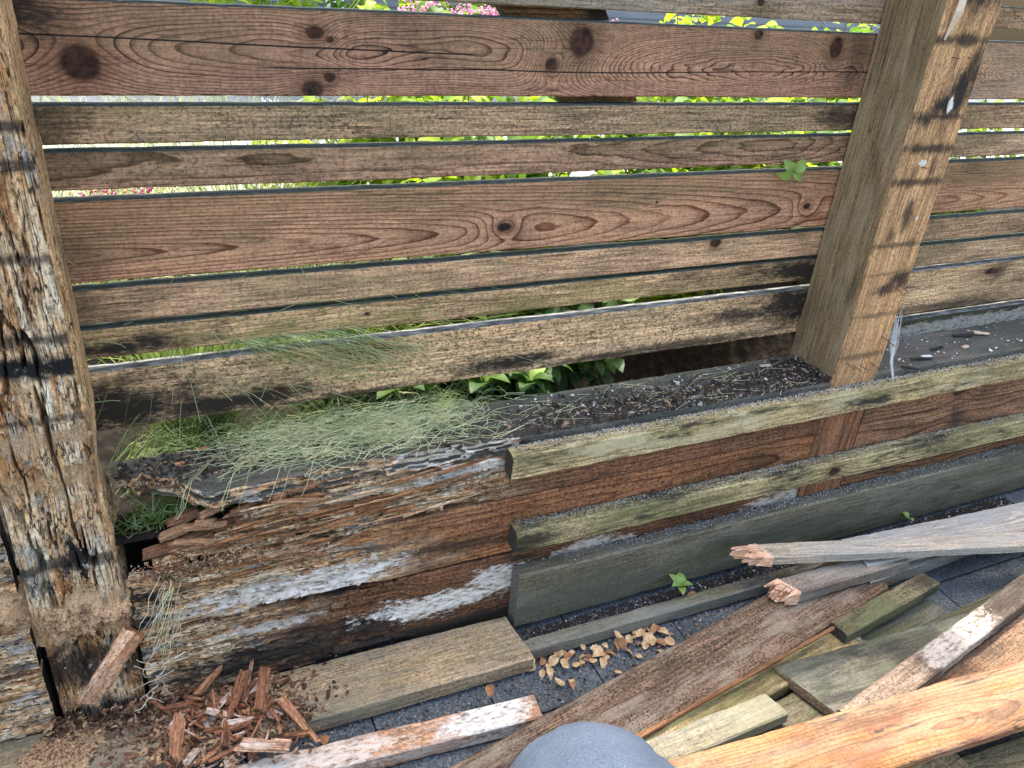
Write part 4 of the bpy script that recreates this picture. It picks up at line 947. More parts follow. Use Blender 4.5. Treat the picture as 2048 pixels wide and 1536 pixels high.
pts[:, 2] += .014 * np.exp(-((pts[:, 0] + .01) / .07) ** 2 - ((pts[:, 1] - 1.07) / .05) ** 2) * r.random_sample(n)
pts = pts[pts[:, 1] < 1.148]
scatter('crumbs', pts, .001 + .009 * r.random_sample(len(pts)) ** 3, [SAWD, SAWD, SAW, DIRT0], 54, label='rust-coloured wood crumbs under the chip heap', cat='crumbs', asp=(1.8, .7, .5))
n = 500
pts = np.stack([r.uniform(-.11, .10, n), r.uniform(1.135, 1.155, n), r.uniform(.345, .385, n) - .004], -1)
scatter('crumbs', pts, r.uniform(.001, .004, n), [SAWD, SAW], 55, label='crumbled rotten wood spilling from the hole in the wall', cat='crumbs', asp=(1.8, .7, .5))

n = 1400
pts = np.stack([r.uniform(-.29, -.06, n), 1.148 - np.abs(r.normal(0, .018, n)), np.full(n, .05) + r.random_sample(n) ** 2 * .03], -1)
scatter('crumbs', pts, .001 + .008 * r.random_sample(n) ** 3, [SAWD, SAW, DIRT0, DIRT0], 56, label='dark and tan crumbs fallen at the foot of the rotted post', cat='crumbs', asp=(1.8, .7, .5))
# ---- pale fungus strands on the post foot
WHT = plain('pale_fungus', [(0.3, (0.45, 0.36, 0.25)), (0.7, (0.78, 0.71, 0.60))], 120, 3, 0.95, 0.3)
def strands(name, paths, rad, mats, label=None, cat=None, kind='stuff', sides=3, taper=.3, parent=None):
    V = []; F = []; mi = []
    rr = random.Random(len(paths))
    for p in paths:
        k = len(p); b = len(V); rd = rad * rr.uniform(.6, 1.3)
        v, f = tube(p, np.linspace(rd, rd * taper, k), sides, False)
        V += v; F += [tuple(b + q for q in t) for t in f]; mi += [rr.randrange(len(mats))] * len(f)
    o = link(name, mesh_of(name, V, F, mats, mi), parent)
    return tag(o, label, cat, kind=kind)
rnd = random.Random(9)
paths = []
for i in range(14):
    x, y, z = rnd.gauss(-0.105, .022), 1.118 + rnd.uniform(-.015, .02), rnd.uniform(.09, .23)
    p = [(x, y, z)]
    dxx = rnd.gauss(0, .003)
    for k in range(8):
        dxx += rnd.gauss(0, .0015); x += dxx; y += rnd.gauss(0, .001); z -= rnd.uniform(.001, .006); p.append((x, y, z))
    paths.append(p)
strands('fungus_strands', paths, .0014, [WHT], 'cream fungus strands hanging at the foot of the rotted post', 'fungus', taper=.6)

# ================================================================== GRASSES
STRAW = leafmat('straw', (0.60, 0.60, 0.40), (0.82, 0.82, 0.64), .4, 40)
GRASSM = leafmat('grass_green', (0.10, 0.20, 0.03), (0.30, 0.36, 0.10), .5, 40)
GRASSD = leafmat('grass_pale', (0.30, 0.42, 0.22), (0.54, 0.62, 0.44), .5, 40)
def arch(bx, by, bz, dx, dy, h, droop, n=8, r=rnd):
    out = []
    for k in range(n):
        t = k / (n - 1)
        out.append((bx + dx * t + dx * .6 * t * t, by + dy * t + dy * .6 * t * t, bz + h * (t * 1.5 - droop * t * t)))
    return out
def clump(cx, cy, cz, n, spread, h, seed, label, mats, rad=.0011, lean=(0, 0)):
    r = random.Random(seed); paths = []
    for i in range(n):
        a = r.uniform(0, 6.28); s = spread * r.uniform(.1, 1.0); b = r.uniform(0, .06)
        dx, dy = math.cos(a) * s + lean[0] * r.random(), math.sin(a) * s + lean[1] * r.random()
        dy = min(dy, (1.33 - cy) / 1.6 + .02) if cy + dy * 1.6 < 1.34 else dy
        paths.append(arch(cx + math.cos(a) * b, cy + math.sin(a) * b * .4, cz, dx, dy, h * r.uniform(.5, 1.1), r.uniform(.5, 1.15), 8))
    o = empty('feather_grass', (cx, cy, cz)); tag(o, label, 'grass', 'feather grass clumps behind the fence')
    s = strands('blades', paths, rad, mats, parent=o)
    return o
clump(0.02, 1.46, .41, 520, .22, .50, 61, 'drooping feather grass clump just behind the fence beside the rotted post', [GRASSM, GRASSD, GRASSD], lean=(.12, -.02))
clump(0.30, 1.50, .41, 520, .24, .52, 62, 'feather grass clump behind the fence, second from the rotted post', [GRASSM, GRASSD], lean=(.1, 0))
clump(-0.25, 1.75, .41, 420, .30, .75, 63, 'tall feather grass clump behind the rotted post', [GRASSM, GRASSD, STRAW])
clump(0.22, 2.05, .41, 480, .34, .78, 64, 'tall feather grass clump in front of the pale path', [GRASSM, GRASSD, STRAW])
clump(-0.05, 2.35, .41, 380, .34, .72, 65, 'farthest feather grass clump at the edge of the pale path', [GRASSD, STRAW])
# low grass in the gap above the broken cap
r = random.Random(66); paths = []
for i in range(520):
    x = r.uniform(-.14, .55); y = r.uniform(1.31, 1.45)
    a = r.uniform(-.5, 1.2); l = r.uniform(.06, .2)
    paths.append([(x + l * math.cos(a) * t, y - l * .5 * abs(math.sin(a)) * t * t, .40 + .16 * r.uniform(.4, 1.) * (t * 1.6 - .9 * t * t)) for t in (0, .25, .5, .75, 1)])
strands('low_grass', paths, .0010, [GRASSM, GRASSD, GRASSD], 'low green grass filling the gap above the broken cap board', 'grass')
r = random.Random(67); paths = []
for i in range(260):
    x = r.uniform(-.10, .02); a = r.uniform(-.8, 2.5); l = r.uniform(.05, .14)
    z = r.uniform(.38, .42)
    paths.append([(x + l * math.cos(a) * t, 1.24 + r.uniform(-.03, .03) - .01 * t, z + .09 * r.uniform(.1, 1.) * t - .03 * t * t) for t in (0, .33, .66, 1)])
strands('low_grass', paths, .0011, [GRASSM, GRASSM, GRASSD], 'dark green grass seen through the hole in the wall', 'grass')
# hay lying over the cap
r = random.Random(68); paths = []
for i in range(1000):
    x = min(.62, max(.02, r.choice((.17, .27, .36, .44)) + r.gauss(0, .06))); y = min(1.30, max(1.15, r.gauss(1.25, .035)))
    a = r.gauss(.1, 1.3); l = r.uniform(.03, .17); z = .497 + r.random() ** 2 * .034
    c = r.gauss(0, 1.6)
    p = []
    for t in np.linspace(0, 1, 7):
        aa = a + c * t
        p.append((x + l * (t - .5) * math.cos(aa), y + l * (t - .5) * math.sin(aa) * .5, max(.4955, z + .012 * math.sin(3.1 * t) * r.random())))
    paths.append(p)
strands('dry_grass', paths, .0006, [STRAW, STRAW, GRASSD], 'tangled pale dry grass lying over the cap board', 'grass', taper=.6)
r = random.Random(69); paths = []
for i in range(80):
    x = r.uniform(.5, 1.30); y = r.uniform(1.165, 1.27); a = r.uniform(-1.2, 1.6); l = r.uniform(.03, .12); c = r.gauss(0, .2)
    paths.append([(x + l * (t - .5) * math.cos(a + c * t), y + l * (t - .5) * math.sin(a + c * t) * .6, .497 + .004 * t) for t in np.linspace(0, 1, 5)])
for i in range(9):     # stalks hanging over the broken front
    x = r.uniform(.02, .30)
    p = []
    for t in np.linspace(0, 1, 7): p.append((x - .07 * t * r.uniform(.9, 1.1), 1.24 - .11 * min(1, t * 1.25), .503 + .012 * math.sin(3 * t) - .09 * max(0, t - .65)))
    paths.append(p)
strands('dry_stalks', paths, .0006, [STRAW], 'scattered dry grass stalks on the debris along the cap board', 'grass', taper=.6)
# grass plume falling through the gap above the bottom board
r = random.Random(70); paths = []
for i in range(110):
    x = r.uniform(.08, .30); ex = x + r.uniform(.0, .22); dz = r.uniform(.01, .085)
    paths.append([(x - .10, 1.40, .69), (x - .03, 1.335, .700 + .008 * r.random()), (x + .03, 1.29, .694 + .005 * r.random()), (x * .5 + ex * .5 + .02, 1.284, .682 - dz * .3), (ex + .03, 1.279 - .02 * r.random(), .672 - dz)])
strands('grass_plume', paths, .0007, [GRASSD, STRAW, GRASSM], 'feathery grass plume drooping over the top of the bottom board', 'grass')
r = random.Random(71); paths = []
for i in range(24):      # dry roots at the hole
    x, y, z = r.gauss(-.055, .012), 1.135, r.uniform(.27, .36); p = [(x, y, z)]
    for k in range(5): x += r.gauss(-.008, .004); y += r.gauss(-.002, .003); z -= r.uniform(.01, .03); p.append((x, y, z))
    paths.append(p)
strands('dry_roots', paths, .0006, [STRAW, WHT], 'dry roots dangling below the hole beside the rotted post', 'roots', taper=.6)

# ================================================================== DEBRIS ON CAP AND BATTENS
DIRT = plain('dark_litter', [(0.3, (0.016, 0.013, 0.011)), (0.7, (0.075, 0.055, 0.042))], 300, 3, .95, .3)
GRIT = plain('grey_grit', [(0.3, (0.20, 0.20, 0.19)), (0.7, (0.42, 0.42, 0.40))], 300, 3, .95, .3)
BITW = plain('white_bits', [(0.3, (0.6, 0.6, 0.57)), (0.7, (0.82, 0.82, 0.8))], 300, 3, .9, .2)
TANB = plain('tan_bits', [(0.3, (0.25, 0.15, 0.09)), (0.7, (0.45, 0.30, 0.19))], 300, 3, .95, .3)
r = np.random.RandomState(80)
n = 6500
x = np.clip(r.normal(.98, .24, n), .45, 1.385); y = np.clip(r.normal(1.195, .035, n), 1.158, 1.295)
scatter('leaf_litter', np.stack([x, y, np.full(n, .4965) + r.random_sample(n) ** 2 * .008], -1), r.uniform(.0008, .0032, n) * (1 + 2.2 * (r.random_sample(n) > .96)), [DIRT] * 9 + [TANB, GRIT], 81, label='dark crumbly litter strewn along the cap board between the posts', cat='litter', asp=(1.6, .8, .5))
n = 1100
x = r.normal(1.35, .03, n); y = np.clip(r.normal(1.215, .035, n), 1.16, 1.29)
scatter('leaf_litter', np.stack([np.minimum(x, 1.386), y, .498 + r.random_sample(n) * .014 * np.exp(-((x - 1.37) / .03) ** 2)], -1), r.uniform(.001, .006, n), [DIRT] * 9 + [TANB, GRIT], 82, label='heap of black litter against the foot of the sound post', cat='litter', asp=(1.8, .8, .5))
n = 230
x = np.concatenate([np.clip(r.normal(.95, .25, 150), .3, 1.38), r.uniform(1.55, 2.3, 80)]); y = r.uniform(1.16, 1.285, n)
scatter('pale_bits', np.stack([x, y, np.full(n, .498)], -1), r.uniform(.002, .006, n), [BITW, BITW, TANB], 83, label='white specks dotted over the cap boards', cat='litter', asp=(1.3, 1, .4))
n = 6500
x = r.uniform(.58, 2.4, n); y = np.clip(1.154 - np.abs(r.normal(0, .013, n)), 1.122, 1.156)
zt = .4815
scatter('grit', np.stack([x, y, np.full(n, zt)], -1), r.uniform(.0006, .0022, n), [GRIT, GRIT, DIRT, DIRT, BITW], 84, label='pale grit lying on top of the upper batten', cat='grit', asp=(1, 1, .6))
n = 5200
x = r.uniform(.60, 2.4, n); y = np.clip(1.154 - np.abs(r.normal(0, .014, n)), 1.122, 1.156)
scatter('grit', np.stack([x, y, .2905 - (x - .588) * math.tan(R(.5))], -1), r.uniform(.0006, .0022, n), [GRIT, DIRT, DIRT, BITW], 85, label='grit and dust lying on top of the lower batten', cat='grit', asp=(1, 1, .6))
n = 5200
x = r.uniform(.62, 2.4, n); y = np.clip(1.154 - np.abs(r.normal(0, .014, n)), 1.122, 1.156)
scatter('grit', np.stack([x, y, .1685 - (x - .603) * math.tan(R(.25))], -1), r.uniform(.0006, .0022, n), [GRIT, GRIT, DIRT, BITW], 86, label='grit and dust lying on top of the base board', cat='grit', asp=(1, 1, .6))
n = 5500
x = r.uniform(.62, 2.2, n); y = r.uniform(1.068, 1.118, n)
scatter('leaf_litter', np.stack([x, y, np.full(n, .002)], -1), r.uniform(.0015, .005, n), [DIRT] * 40 + [TANB, BITW], 87, label='dark litter in the slot between the thin strip and the base board', cat='litter', asp=(1.6, .8, .6))
n = 1500
x = r.uniform(.1, 1.4, n); y = r.uniform(.9, 1.05, n)
scatter('crumbs', np.stack([x, y, np.full(n, .0015)], -1), r.uniform(.001, .005, n), [DIRT, DIRT, TANB, GRIT], 88, label='dust and crumbs on the pavers between the planks', cat='crumbs', asp=(1.5, .8, .5))
n = 700
x = r.uniform(-.11, .3, n); y = r.uniform(1.2, 1.295, n)
scatter('leaf_litter', np.stack([x, y, np.full(n, .4965)], -1), r.uniform(.0015, .006, n), [DIRT, DIRT, DIRT, TANB], 89, label='litter on the broken end of the cap board', cat='litter', asp=(1.7, .8, .5))
# bark flakes on the right cap: things of their own
rnd = random.Random(12)
BARK = plain('black_bark', [(0.3, (0.010, 0.009, 0.009)), (0.7, (0.05, 0.043, 0.04))], 200, 4, .8, .5)
PALE = plain('pale_wood_flake', [(0.3, (0.48, 0.33, 0.22)), (0.7, (0.68, 0.52, 0.38))], 90, 3, .9, .3)
for i, (x, y, a, l, w, mm, lab) in enumerate([(1.92, 1.262, -12, .055, .016, BARK, 'black bark roll beside the pink flake on the right cap board'),
        (1.99, 1.262, -28, .045, .014, PALE, 'pointed pinkish wood flake on the right cap board'), (1.78, 1.215, 4, .045, .012, BARK, 'curled black bark flake in the middle of the right cap board'),
        (1.68, 1.19, -12, .06, .009, BARK, 'thin black bark strip nearest the sound post on the right cap board'), (1.62, 1.165, -35, .04, .009, BARK, 'small black bark strip at the foot of the sound post'),
        (1.715, 1.192, -14, .03, .008, BITW, 'white sliver of wood on the right cap board'), (1.88, 1.20, 8, .022, .012, PALE, 'small tan flake near the front edge of the right cap board'),
        (0.19, 1.215, 10, .022, .016, PALE, 'tan leaf-shaped flake on the broken left half of the cap board'), (1.27, 1.262, -5, .028, .009, PALE, 'tan flake on the cap board left of the sound post'),
        (0.015, 1.285, 12, .022, .009, CH[1], 'orange wood flake at the back of the broken cap end'), (-0.02, 1.25, 5, .016, .007, CH[1], 'small orange flake on the broken cap end')]):
    o = tag(link('wood_flake', board_mesh('wood_flake', l, w, .004, [mm], nx=8, ny=3, seed=500 + i, wob=.003, bow=.004, cham=.001, rag=(.006, .006))), lab, 'wood flake', 'flakes on the cap boards')
    o.matrix_basis = Matrix.Translation((x, y, .499)) @ Matrix.Rotation(R(a), 4, 'Z') @ Matrix.Rotation(R(rnd.uniform(-12, 12)), 4, 'X')
# cobweb by the sound post
WEB = plain('cobweb_silk', [(0.3, (0.55, 0.55, 0.52)), (0.7, (0.7, 0.7, 0.68))], 50, 2, .8, 0)
r = random.Random(90); paths = []
for i in range(26):
    x = 1.545 + r.gauss(0, .008)
    paths.append([(x, 1.157 + r.uniform(-.01, .01), .63 + r.uniform(-.03, .03)), (x + r.gauss(.004, .004), 1.15, .575), (1.553 + r.gauss(.0, .004), 1.145, .53), (1.572 + r.gauss(0, .003), 1.14, .483)])
strands('cobweb', paths, .00035, [WEB], 'wisp of dusty cobweb hanging beside the sound post', 'cobweb', taper=1)

# ================================================================== LEAVES AND PLANTS
def leaf_mesh(name, l, w, mats, curl=.25, fold=.2, seed=0, nseg=8):
    r = random.Random(seed); V = []; F = []
    for i in range(nseg + 1):
        t = i / nseg
        ww = w * .5 * max(0.0, math.sin(math.pi * t ** .75)) ** .75 * r.uniform(.96, 1.04) + w * .01
        zc_ = -curl * l * (t - .4) ** 2 * 1.5
        for s in (-1, 0, 1):
            V.append((l * t, s * ww, zc_ + abs(s) * ww * fold + r.uniform(-.02, .02) * w))
    for i in range(nseg):
        for s in (0, 1):
            a = i * 3 + s
            F.append((a, a + 3, a + 4, a + 1))
    return mesh_of(name, V, F, mats, smooth=True)
DRYL = plain('dry_leaf', [(0.3, (0.30, 0.17, 0.08)), (0.5, (0.52, 0.34, 0.17)), (0.7, (0.68, 0.50, 0.30))], 60, 4, .75, .3)
DRYL2 = plain('dry_leaf_brown', [(0.3, (0.22, 0.10, 0.045)), (0.7, (0.42, 0.22, 0.10))], 60, 4, .75, .3)
dl = [leaf_mesh('dry_leaf', l, w, [m], c, f, i) for i, (l, w, m, c, f) in enumerate([(.036, .024, DRYL, .45, .25), (.03, .022, DRYL, -.4, .2), (.034, .018, DRYL2, .6, .4), (.026, .02, DRYL, .3, -.25), (.04, .02, DRYL, .7, .3)])]
rnd = random.Random(14)
LG = 'dry leaves gathered between the thin strip and the brown plank'
for i in range(70):
    x = rnd.uniform(.60, .93); t = (x - .6) / .33
    yhi_ = 1.025; ylo_ = .885 + t * .075
    y = yhi_ - abs(rnd.gauss(0, .035))
    if y < ylo_: y = rnd.uniform(ylo_ + .01, yhi_)
    o = tag(link('dry_leaf', rnd.choice(dl)), 'curled tan dry leaf in the drift between thin strip and brown plank', 'leaf', LG)
    o.matrix_basis = Matrix.Translation((x, y, .006 + rnd.random() * .012)) @ Euler((R(rnd.gauss(0, 18)), R(rnd.gauss(0, 14)), R(rnd.uniform(0, 360)))).to_matrix().to_4x4() @ Matrix.Scale(rnd.uniform(.4, .95), 4)
for (x, y, z, lab) in [(0.50, 1.01, .008, 'tan dry leaf in the shadow under the grey plank end'), (0.16, .985, .01, 'dry leaf in the dark gap below the chip heap'), (1.06, 1.075, .02, 'brown dry leaf beside the seedling by the base board'), (.30, 1.02, .01, 'dry leaf in the gap in front of the grey plank')]:
    o = tag(link('dry_leaf', dl[2]), lab, 'leaf')
    o.matrix_basis = Matrix.Translation((x, y, z)) @ Euler((.3, .2, x * 9)).to_matrix().to_4x4()
LIME = leafmat('lime_leaf', (0.17, 0.31, 0.02), (0.38, 0.50, 0.05), .55, 30)
GREEN = leafmat('green_leaf', (0.055, 0.14, 0.02), (0.16, 0.28, 0.05), .45, 30)
DEEP = leafmat('deep_green_leaf', (0.022, 0.06, 0.018), (0.06, 0.13, 0.03), .35, 30)
STEM = plain('plant_stem', [(0.3, (0.10, 0.06, 0.03)), (0.7, (0.2, 0.14, 0.06))], 80, 3, .8, .2)
seedleaf = leaf_mesh('leaf', .032, .02, [leafmat('seedling_leaf', (0.20, 0.34, 0.07), (0.34, 0.46, 0.14), .3, 40)], .6, .3, 3)
WEEDL = leaf_mesh('leaf', .030, .018, [leafmat('weed_leaf', (0.03, 0.085, 0.015), (0.11, 0.20, 0.035), .4, 40)], .6, .3, 4)
def seedling(x, y, z, s, n, label, dx=0, dy=0):
    o = tag(empty('seedling', (x, y, z)), label, 'seedling')
    V, F = tube([(x, y, z), (x + dx * .5, y + dy * .5, z + .02 * s), (x + dx, y + dy, z + .045 * s)], [.0016, .0014, .001], 5)
    link('stem', mesh_of('stem', V, F, [STEM]), o)
    for k in range(n):
        q = link('leaf', WEEDL if z > .2 and k else seedleaf, o)
        q.matrix_basis = Matrix.Translation((x + dx, y + dy, z + (.045 - .004 * (k // 3)) * s)) @ Matrix.Rotation(k * 2.4 + x, 4, 'Z') @ Matrix.Rotation(R(-25 - 12 * (k % 2)), 4, 'Y') @ Matrix.Scale(s * (1 - .12 * (k % 3)), 4)
    return o
seedling(1.010, 1.082, 0.0, 1.15, 5, 'small bright green seedling sprouting in front of the base board')
seedling(1.235, 1.095, 0.0, .9, 4, 'tiny seedling in the shade under the splintered orange strip end')
seedling(1.775, 1.100, 0.0, .9, 2, 'single green sprout between base board and silver-grey plank')
seedling(0.70, 1.345, .40, 2.4, 6, 'leafy green weed showing in the gap under the bottom board')
seedling(0.60, 1.36, .40, 2.6, 7, 'broad-leaved weed behind the tangled hay in the bottom gap')
seedling(0.42, 1.37, .40, 2.8, 7, 'broad dark leaved weed behind the hay near the grass clump')
# sprig pushing through the gap beside the sound post
o = tag(empty('leaf_sprig', (1.235, 1.34, .955)), 'light green leaf sprig poking through the fence near the sound post', 'sprig')
V, F = tube([(1.25, 1.40, .93), (1.24, 1.335, .958), (1.235, 1.29, .966), (1.235, 1.272, .955)], .0012, 5)
link('stem', mesh_of('stem', V, F, [STEM]), o)
for k, (dx, dz, a, b) in enumerate([(0, 0, 40, 40), (0.0, -.003, 190, -20), (0, -.004, -20, -45), (.005, 0, 150, 20)]):
    q = link('leaf', seedleaf, o)
    q.matrix_basis = Matrix.Translation((1.236 + dx, 1.275, .957 + dz)) @ Matrix.Rotation(R(a), 4, Vector((0, -1, 0))) @ Matrix.Rotation(R(70), 4, 'X') @ Matrix.Scale(1.2, 4)

def shrub(cx, cy, rx, ry, top, n_parts, n_rest, seed, label, lmats, size=.06, flowers=None, name='leafy_shrub', group='shrubs behind the fence'):
    r = random.Random(seed)
    root = tag(empty(name, (cx, cy, .41)), label, 'shrub', group)
    stems = []; tips = []
    for i in range(16):
        a = r.uniform(0, 6.28); s = math.sqrt(r.random())
        ex, ey, ez = cx + math.cos(a) * rx * s, max(1.36, cy + math.sin(a) * ry * s), .41 + (top - .41) * r.uniform(.7, 1.0) * (1 - .25 * s)
        p = [(cx + (ex - cx) * t ** 1.3 + r.gauss(0, .01), max(1.345, cy + (ey - cy) * t ** 1.3 + r.gauss(0, .01)), .40 + (ez - .40) * t) for t in np.linspace(0, 1, 7)]
        stems.append(p)
    strands('stems', stems, .0032, [STEM], parent=root, taper=.4, sides=5)
    def spot():
        p = r.choice(stems); t = r.uniform(1.2, 6); i = int(min(5, t)); f = t - i
        q = [p[i][k] * (1 - f) + p[i + 1][k] * f for k in range(3)]
        q = [q[0] + r.gauss(0, .035), q[1] + r.gauss(0, .035), q[2] + r.gauss(0, .03)]
        q[1] = max(1.36, q[1])
        return q
    lm = [leaf_mesh('leaf', size * s, size * .58 * s, [m], .35, .25, seed + i, 4) for i, (s, m) in enumerate((s, m) for m in lmats for s in (.8, 1.1))]
    for i in range(n_parts):
        o = link('leaf', r.choice(lm), root)
        o.matrix_basis = Matrix.Translation(spot()) @ Euler((R(r.uniform(-35, 35)), R(r.uniform(-20, 45)), r.uniform(0, 6.28))).to_matrix().to_4x4()
    V = []; F = []; mi = []
    for i in range(n_rest):
        k = r.randrange(len(lm)); m = lm[k]; b = len(V)
        Mx = Matrix.Translation(spot()) @ Euler((R(r.uniform(-35, 35)), R(r.uniform(-20, 45)), r.uniform(0, 6.28))).to_matrix().to_4x4()
        V += [tuple(Mx @ v.co) for v in m.vertices]; F += [tuple(b + q for q in p.vertices) for p in m.polygons]; mi += [k // 2] * len(m.polygons)
    o = link('crown', mesh_of('crown', V, F, list(lmats), mi, True), root); o['kind'] = 'stuff'
    if flowers:
        pts = []
        fm, cnt, zmin = flowers
        for i in range(cnt):
            q = spot(); q[2] = max(q[2], zmin) + r.uniform(0, .05)
            for k in range(22): pts.append((q[0] + r.gauss(0, .014), q[1] + r.gauss(0, .014), q[2] + r.gauss(0, .008)))
        sc = scatter('flower_heads', np.array(pts), np.full(len(pts), .007), fm, seed)
        sc.parent = root; sc.matrix_parent_inverse = root.matrix_basis.inverted()
    return root
PINK = plain('pink_petals', [(0.3, (0.62, 0.16, 0.40)), (0.7, (0.78, 0.36, 0.58))], 90, 3, .7, 0)
CREAM = plain('cream_petals', [(0.3, (0.58, 0.44, 0.30)), (0.7, (0.74, 0.62, 0.46))], 90, 3, .7, 0)
LILAC = plain('lilac_petals', [(0.3, (0.42, 0.42, 0.70)), (0.7, (0.66, 0.66, 0.85))], 90, 3, .7, 0)
MAG = plain('magenta_petals', [(0.3, (0.30, 0.01, 0.16)), (0.7, (0.50, 0.04, 0.28))], 90, 3, .7, 0)
shrub(0.62, 2.15, .30, .20, 1.16, 120, 1000, 216, 'lime shrub between the lilac plant and the pink-flowered shrub', [LIME], .06)
shrub(1.62, 2.15, .36, .24, 1.28, 120, 1100, 217, 'dense lime shrub directly behind the sound post', [LIME, GREEN], .06)
shrub(0.78, 1.78, .30, .30, 1.22, 150, 1200, 201, 'lime green shrub directly behind the middle of the fence', [LIME, GREEN], .06)
shrub(1.30, 1.72, .32, .28, 1.24, 170, 1300, 202, 'lime green shrub behind the fence left of the sound post', [LIME, GREEN], .06)
shrub(1.92, 1.85, .36, .34, 1.26, 170, 1300, 203, 'green shrub behind the fence right of the sound post', [LIME, GREEN], .055)
shrub(2.55, 1.9, .40, .36, 1.27, 120, 900, 204, 'green shrub behind the fence at the right edge', [GREEN, LIME], .055)
shrub(1.05, 2.45, .45, .36, 1.36, 150, 1100, 205, 'taller shrub with pink flower heads behind the middle of the fence', [LIME, GREEN], .065, ([PINK, PINK, CREAM], 34, 1.10))
shrub(1.85, 2.6, .5, .36, 1.32, 120, 1100, 206, 'taller back-row lime shrub with cream flower heads', [LIME], .065, ([CREAM, PINK], 22, 1.05))
shrub(2.8, 2.8, .55, .4, 1.34, 80, 1100, 207, 'back-row green shrub at the far right', [GREEN, LIME], .06)
shrub(0.48, 2.35, .26, .26, .98, 80, 500, 208, 'low plant with lilac flower spikes beside the pale path', [GREEN], .03, ([LILAC], 60, .80), 'flowering_plant', 'flowering plants by the path')
shrub(0.50, 1.55, .20, .12, .72, 90, 400, 209, 'low dark green plant behind the lowest fence gaps', [DEEP, GREEN], .055, None, 'low_plant', 'low plants behind the fence')
shrub(0.90, 1.54, .22, .10, .70, 120, 500, 210, 'low green plant under the lime shrub behind the bottom board', [DEEP, GREEN], .055, None, 'low_plant', 'low plants behind the fence')
shrub(0.70, 1.44, .18, .06, .60, 60, 300, 215, 'dark low plant in the bottom gap behind the hay', [DEEP, DEEP], .05, None, 'low_plant', 'low plants behind the fence')
shrub(-0.08, 2.0, .16, .12, .84, 40, 200, 211, 'magenta flowered plant among the feather grass', [GREEN], .03, ([MAG], 12, .74), 'flowering_plant', 'flowering plants by the path')
shrub(1.6, 4.6, 1.0, .5, 1.5, 0, 1500, 212, 'distant bush against the grey house', [GREEN, LIME], .08, ([PINK], 20, 1.1))
shrub(0.65, 5.2, .5, .4, 1.35, 0, 900, 213, 'far small bush by the grey house wall', [LIME], .07)

# ================================================================== PERSON (the crouching photographer's knee)
def cloth():
    g = G('grey_blue_denim')
    co = g.obj()
    a = g.noise(g.v('MULTIPLY', co, (1500, 1500, 300)), 1, 2, .6); b = g.noise(co, 24, 6, .7); c_ = g.noise(g.v('MULTIPLY', co, (300, 1500, 1500)), 1, 2, .6)
    c = g.ramp(g.m('MULTIPLY_ADD', c_, .5, g.m('MULTIPLY', a, .5)), [(.35, (0.030, 0.041, 0.062)), (.65, (0.095, 0.12, 0.16))])
    c = g.mix(.6, c, g.mix(1.0, c, g.ramp(b, [(.3, .7), (.7, 1.25)]), 'MULTIPLY'))
    g.bump(g.m('ADD', a, c_), .35, .001)
    return g.done(c, .95, .1)
person = tag(empty('person', (0.30, 0.30, 0.075)), 'person crouching in faded grey-blue trousers, only one bent knee in view', 'person')
path = np.array([(0.10, -0.14, 0.545), (0.16, 0.02, 0.58), (0.215, 0.16, 0.612), (0.255, 0.255, 0.632), (0.288, 0.335, 0.640), (0.302, 0.378, 0.615), (0.305, 0.385, 0.57), (0.30, 0.365, 0.50), (0.29, 0.335, 0.40), (0.28, 0.31, 0.28), (0.275, 0.30, 0.15)])
rad = np.array([.105, .10, .092, .085, .080, .076, .072, .068, .068, .062, .058])
NS = 40; V = []; F = []
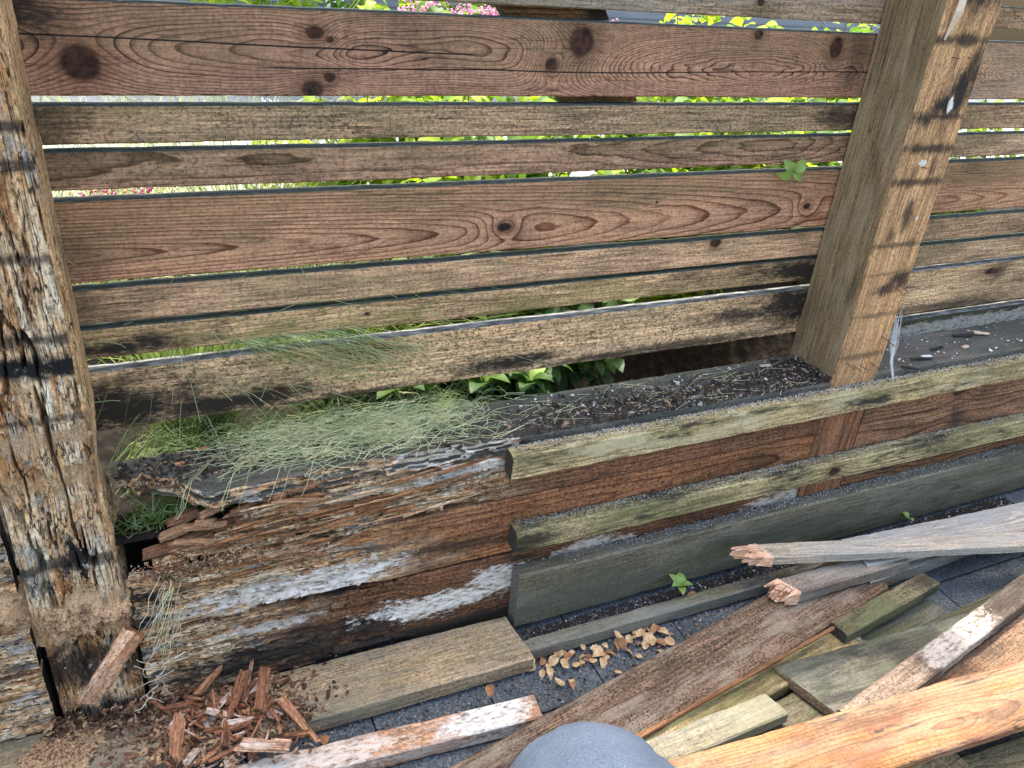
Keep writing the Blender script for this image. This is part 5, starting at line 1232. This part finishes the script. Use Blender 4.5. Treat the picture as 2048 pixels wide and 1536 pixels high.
# densify
tt = np.linspace(0, len(path) - 1, 70)
def cr(arr, t):
    i = int(min(len(arr) - 2, math.floor(t))); f = t - i
    p0, p1, p2, p3 = arr[max(i - 1, 0)], arr[i], arr[i + 1], arr[min(i + 2, len(arr) - 1)]
    return .5 * (2 * p1 + (p2 - p0) * f + (2 * p0 - 5 * p1 + 4 * p2 - p3) * f * f + (3 * p1 - p0 - 3 * p2 + p3) * f ** 3)
pp = np.array([cr(path, t) for t in tt]); rr_ = np.array([cr(rad, t) for t in tt])
side = np.array([0.93, -0.36, 0.0])
for i in range(len(pp)):
    t = pp[min(i + 1, len(pp) - 1)] - pp[max(i - 1, 0)]; t /= np.linalg.norm(t)
    a = side - t * (side @ t); a /= np.linalg.norm(a); b = np.cross(t, a)
    for s in range(NS):
        th = 2 * math.pi * s / NS
        wr = 1 + .09 * (float(fbm(i * .16, math.cos(th) * 1.3, math.sin(th) * 1.3, 300, 3)) - .5) * 2 - .06 * max(0, 1 - abs(float(fbm(i * .13 + math.cos(th) * .9, math.sin(th) * 1.9, 0, 310, 2)) - .5) / .045)
        V.append(pp[i] + rr_[i] * wr * (a * math.cos(th) * (1.28 if math.cos(th) > 0 else 1.12) + b * math.sin(th)))
for i in range(len(pp) - 1):
    for s in range(NS):
        q = (s + 1) % NS
        F.append((i * NS + s, i * NS + q, (i + 1) * NS + q, (i + 1) * NS + s))
F.append(tuple(range(NS - 1, -1, -1))); F.append(tuple((len(pp) - 1) * NS + s for s in range(NS)))
DENIM = cloth()
leg = link('trouser_leg', mesh_of('trouser_leg', V, F, [DENIM], smooth=True), person)
for si in (3, 5):          # twin-stitched seam down the outer side of the leg
    Vs, Fs = tube([np.array(V[i * NS + si]) + (np.array(V[i * NS + si]) - pp[i]) / rr_[i] * .0008 for i in range(len(pp))], .0016, 6)
    link('seam', mesh_of('seam', Vs, Fs, [DENIM], smooth=True), leg)
SHOE = plain('shoe_leather', [(.3, (.05, .045, .04)), (.7, (.10, .09, .08))], 30, 4, .6, .2)
V = []; F = []
for i, (y, w, h, zb) in enumerate([(.22, .030, .07, .075), (.25, .040, .10, .075), (.31, .044, .095, .075), (.38, .047, .065, .075), (.44, .048, .048, .075), (.49, .036, .036, .075), (.505, .018, .022, .078)]):
    for s in range(12):
        th = 2 * math.pi * s / 12
        V.append((.28 + w * math.cos(th) + (y - .3) * .1, y, zb + max(0, h * .5 + h * .5 * math.sin(th))))
for i in range(6):
    for s in range(12):
        q = (s + 1) % 12
        F.append((i * 12 + s, i * 12 + q, (i + 1) * 12 + q, (i + 1) * 12 + s))
F.append(tuple(range(12))); F.append(tuple(72 + s for s in range(11, -1, -1)))
link('shoe', mesh_of('shoe', V, F, [SHOE], smooth=True), person)
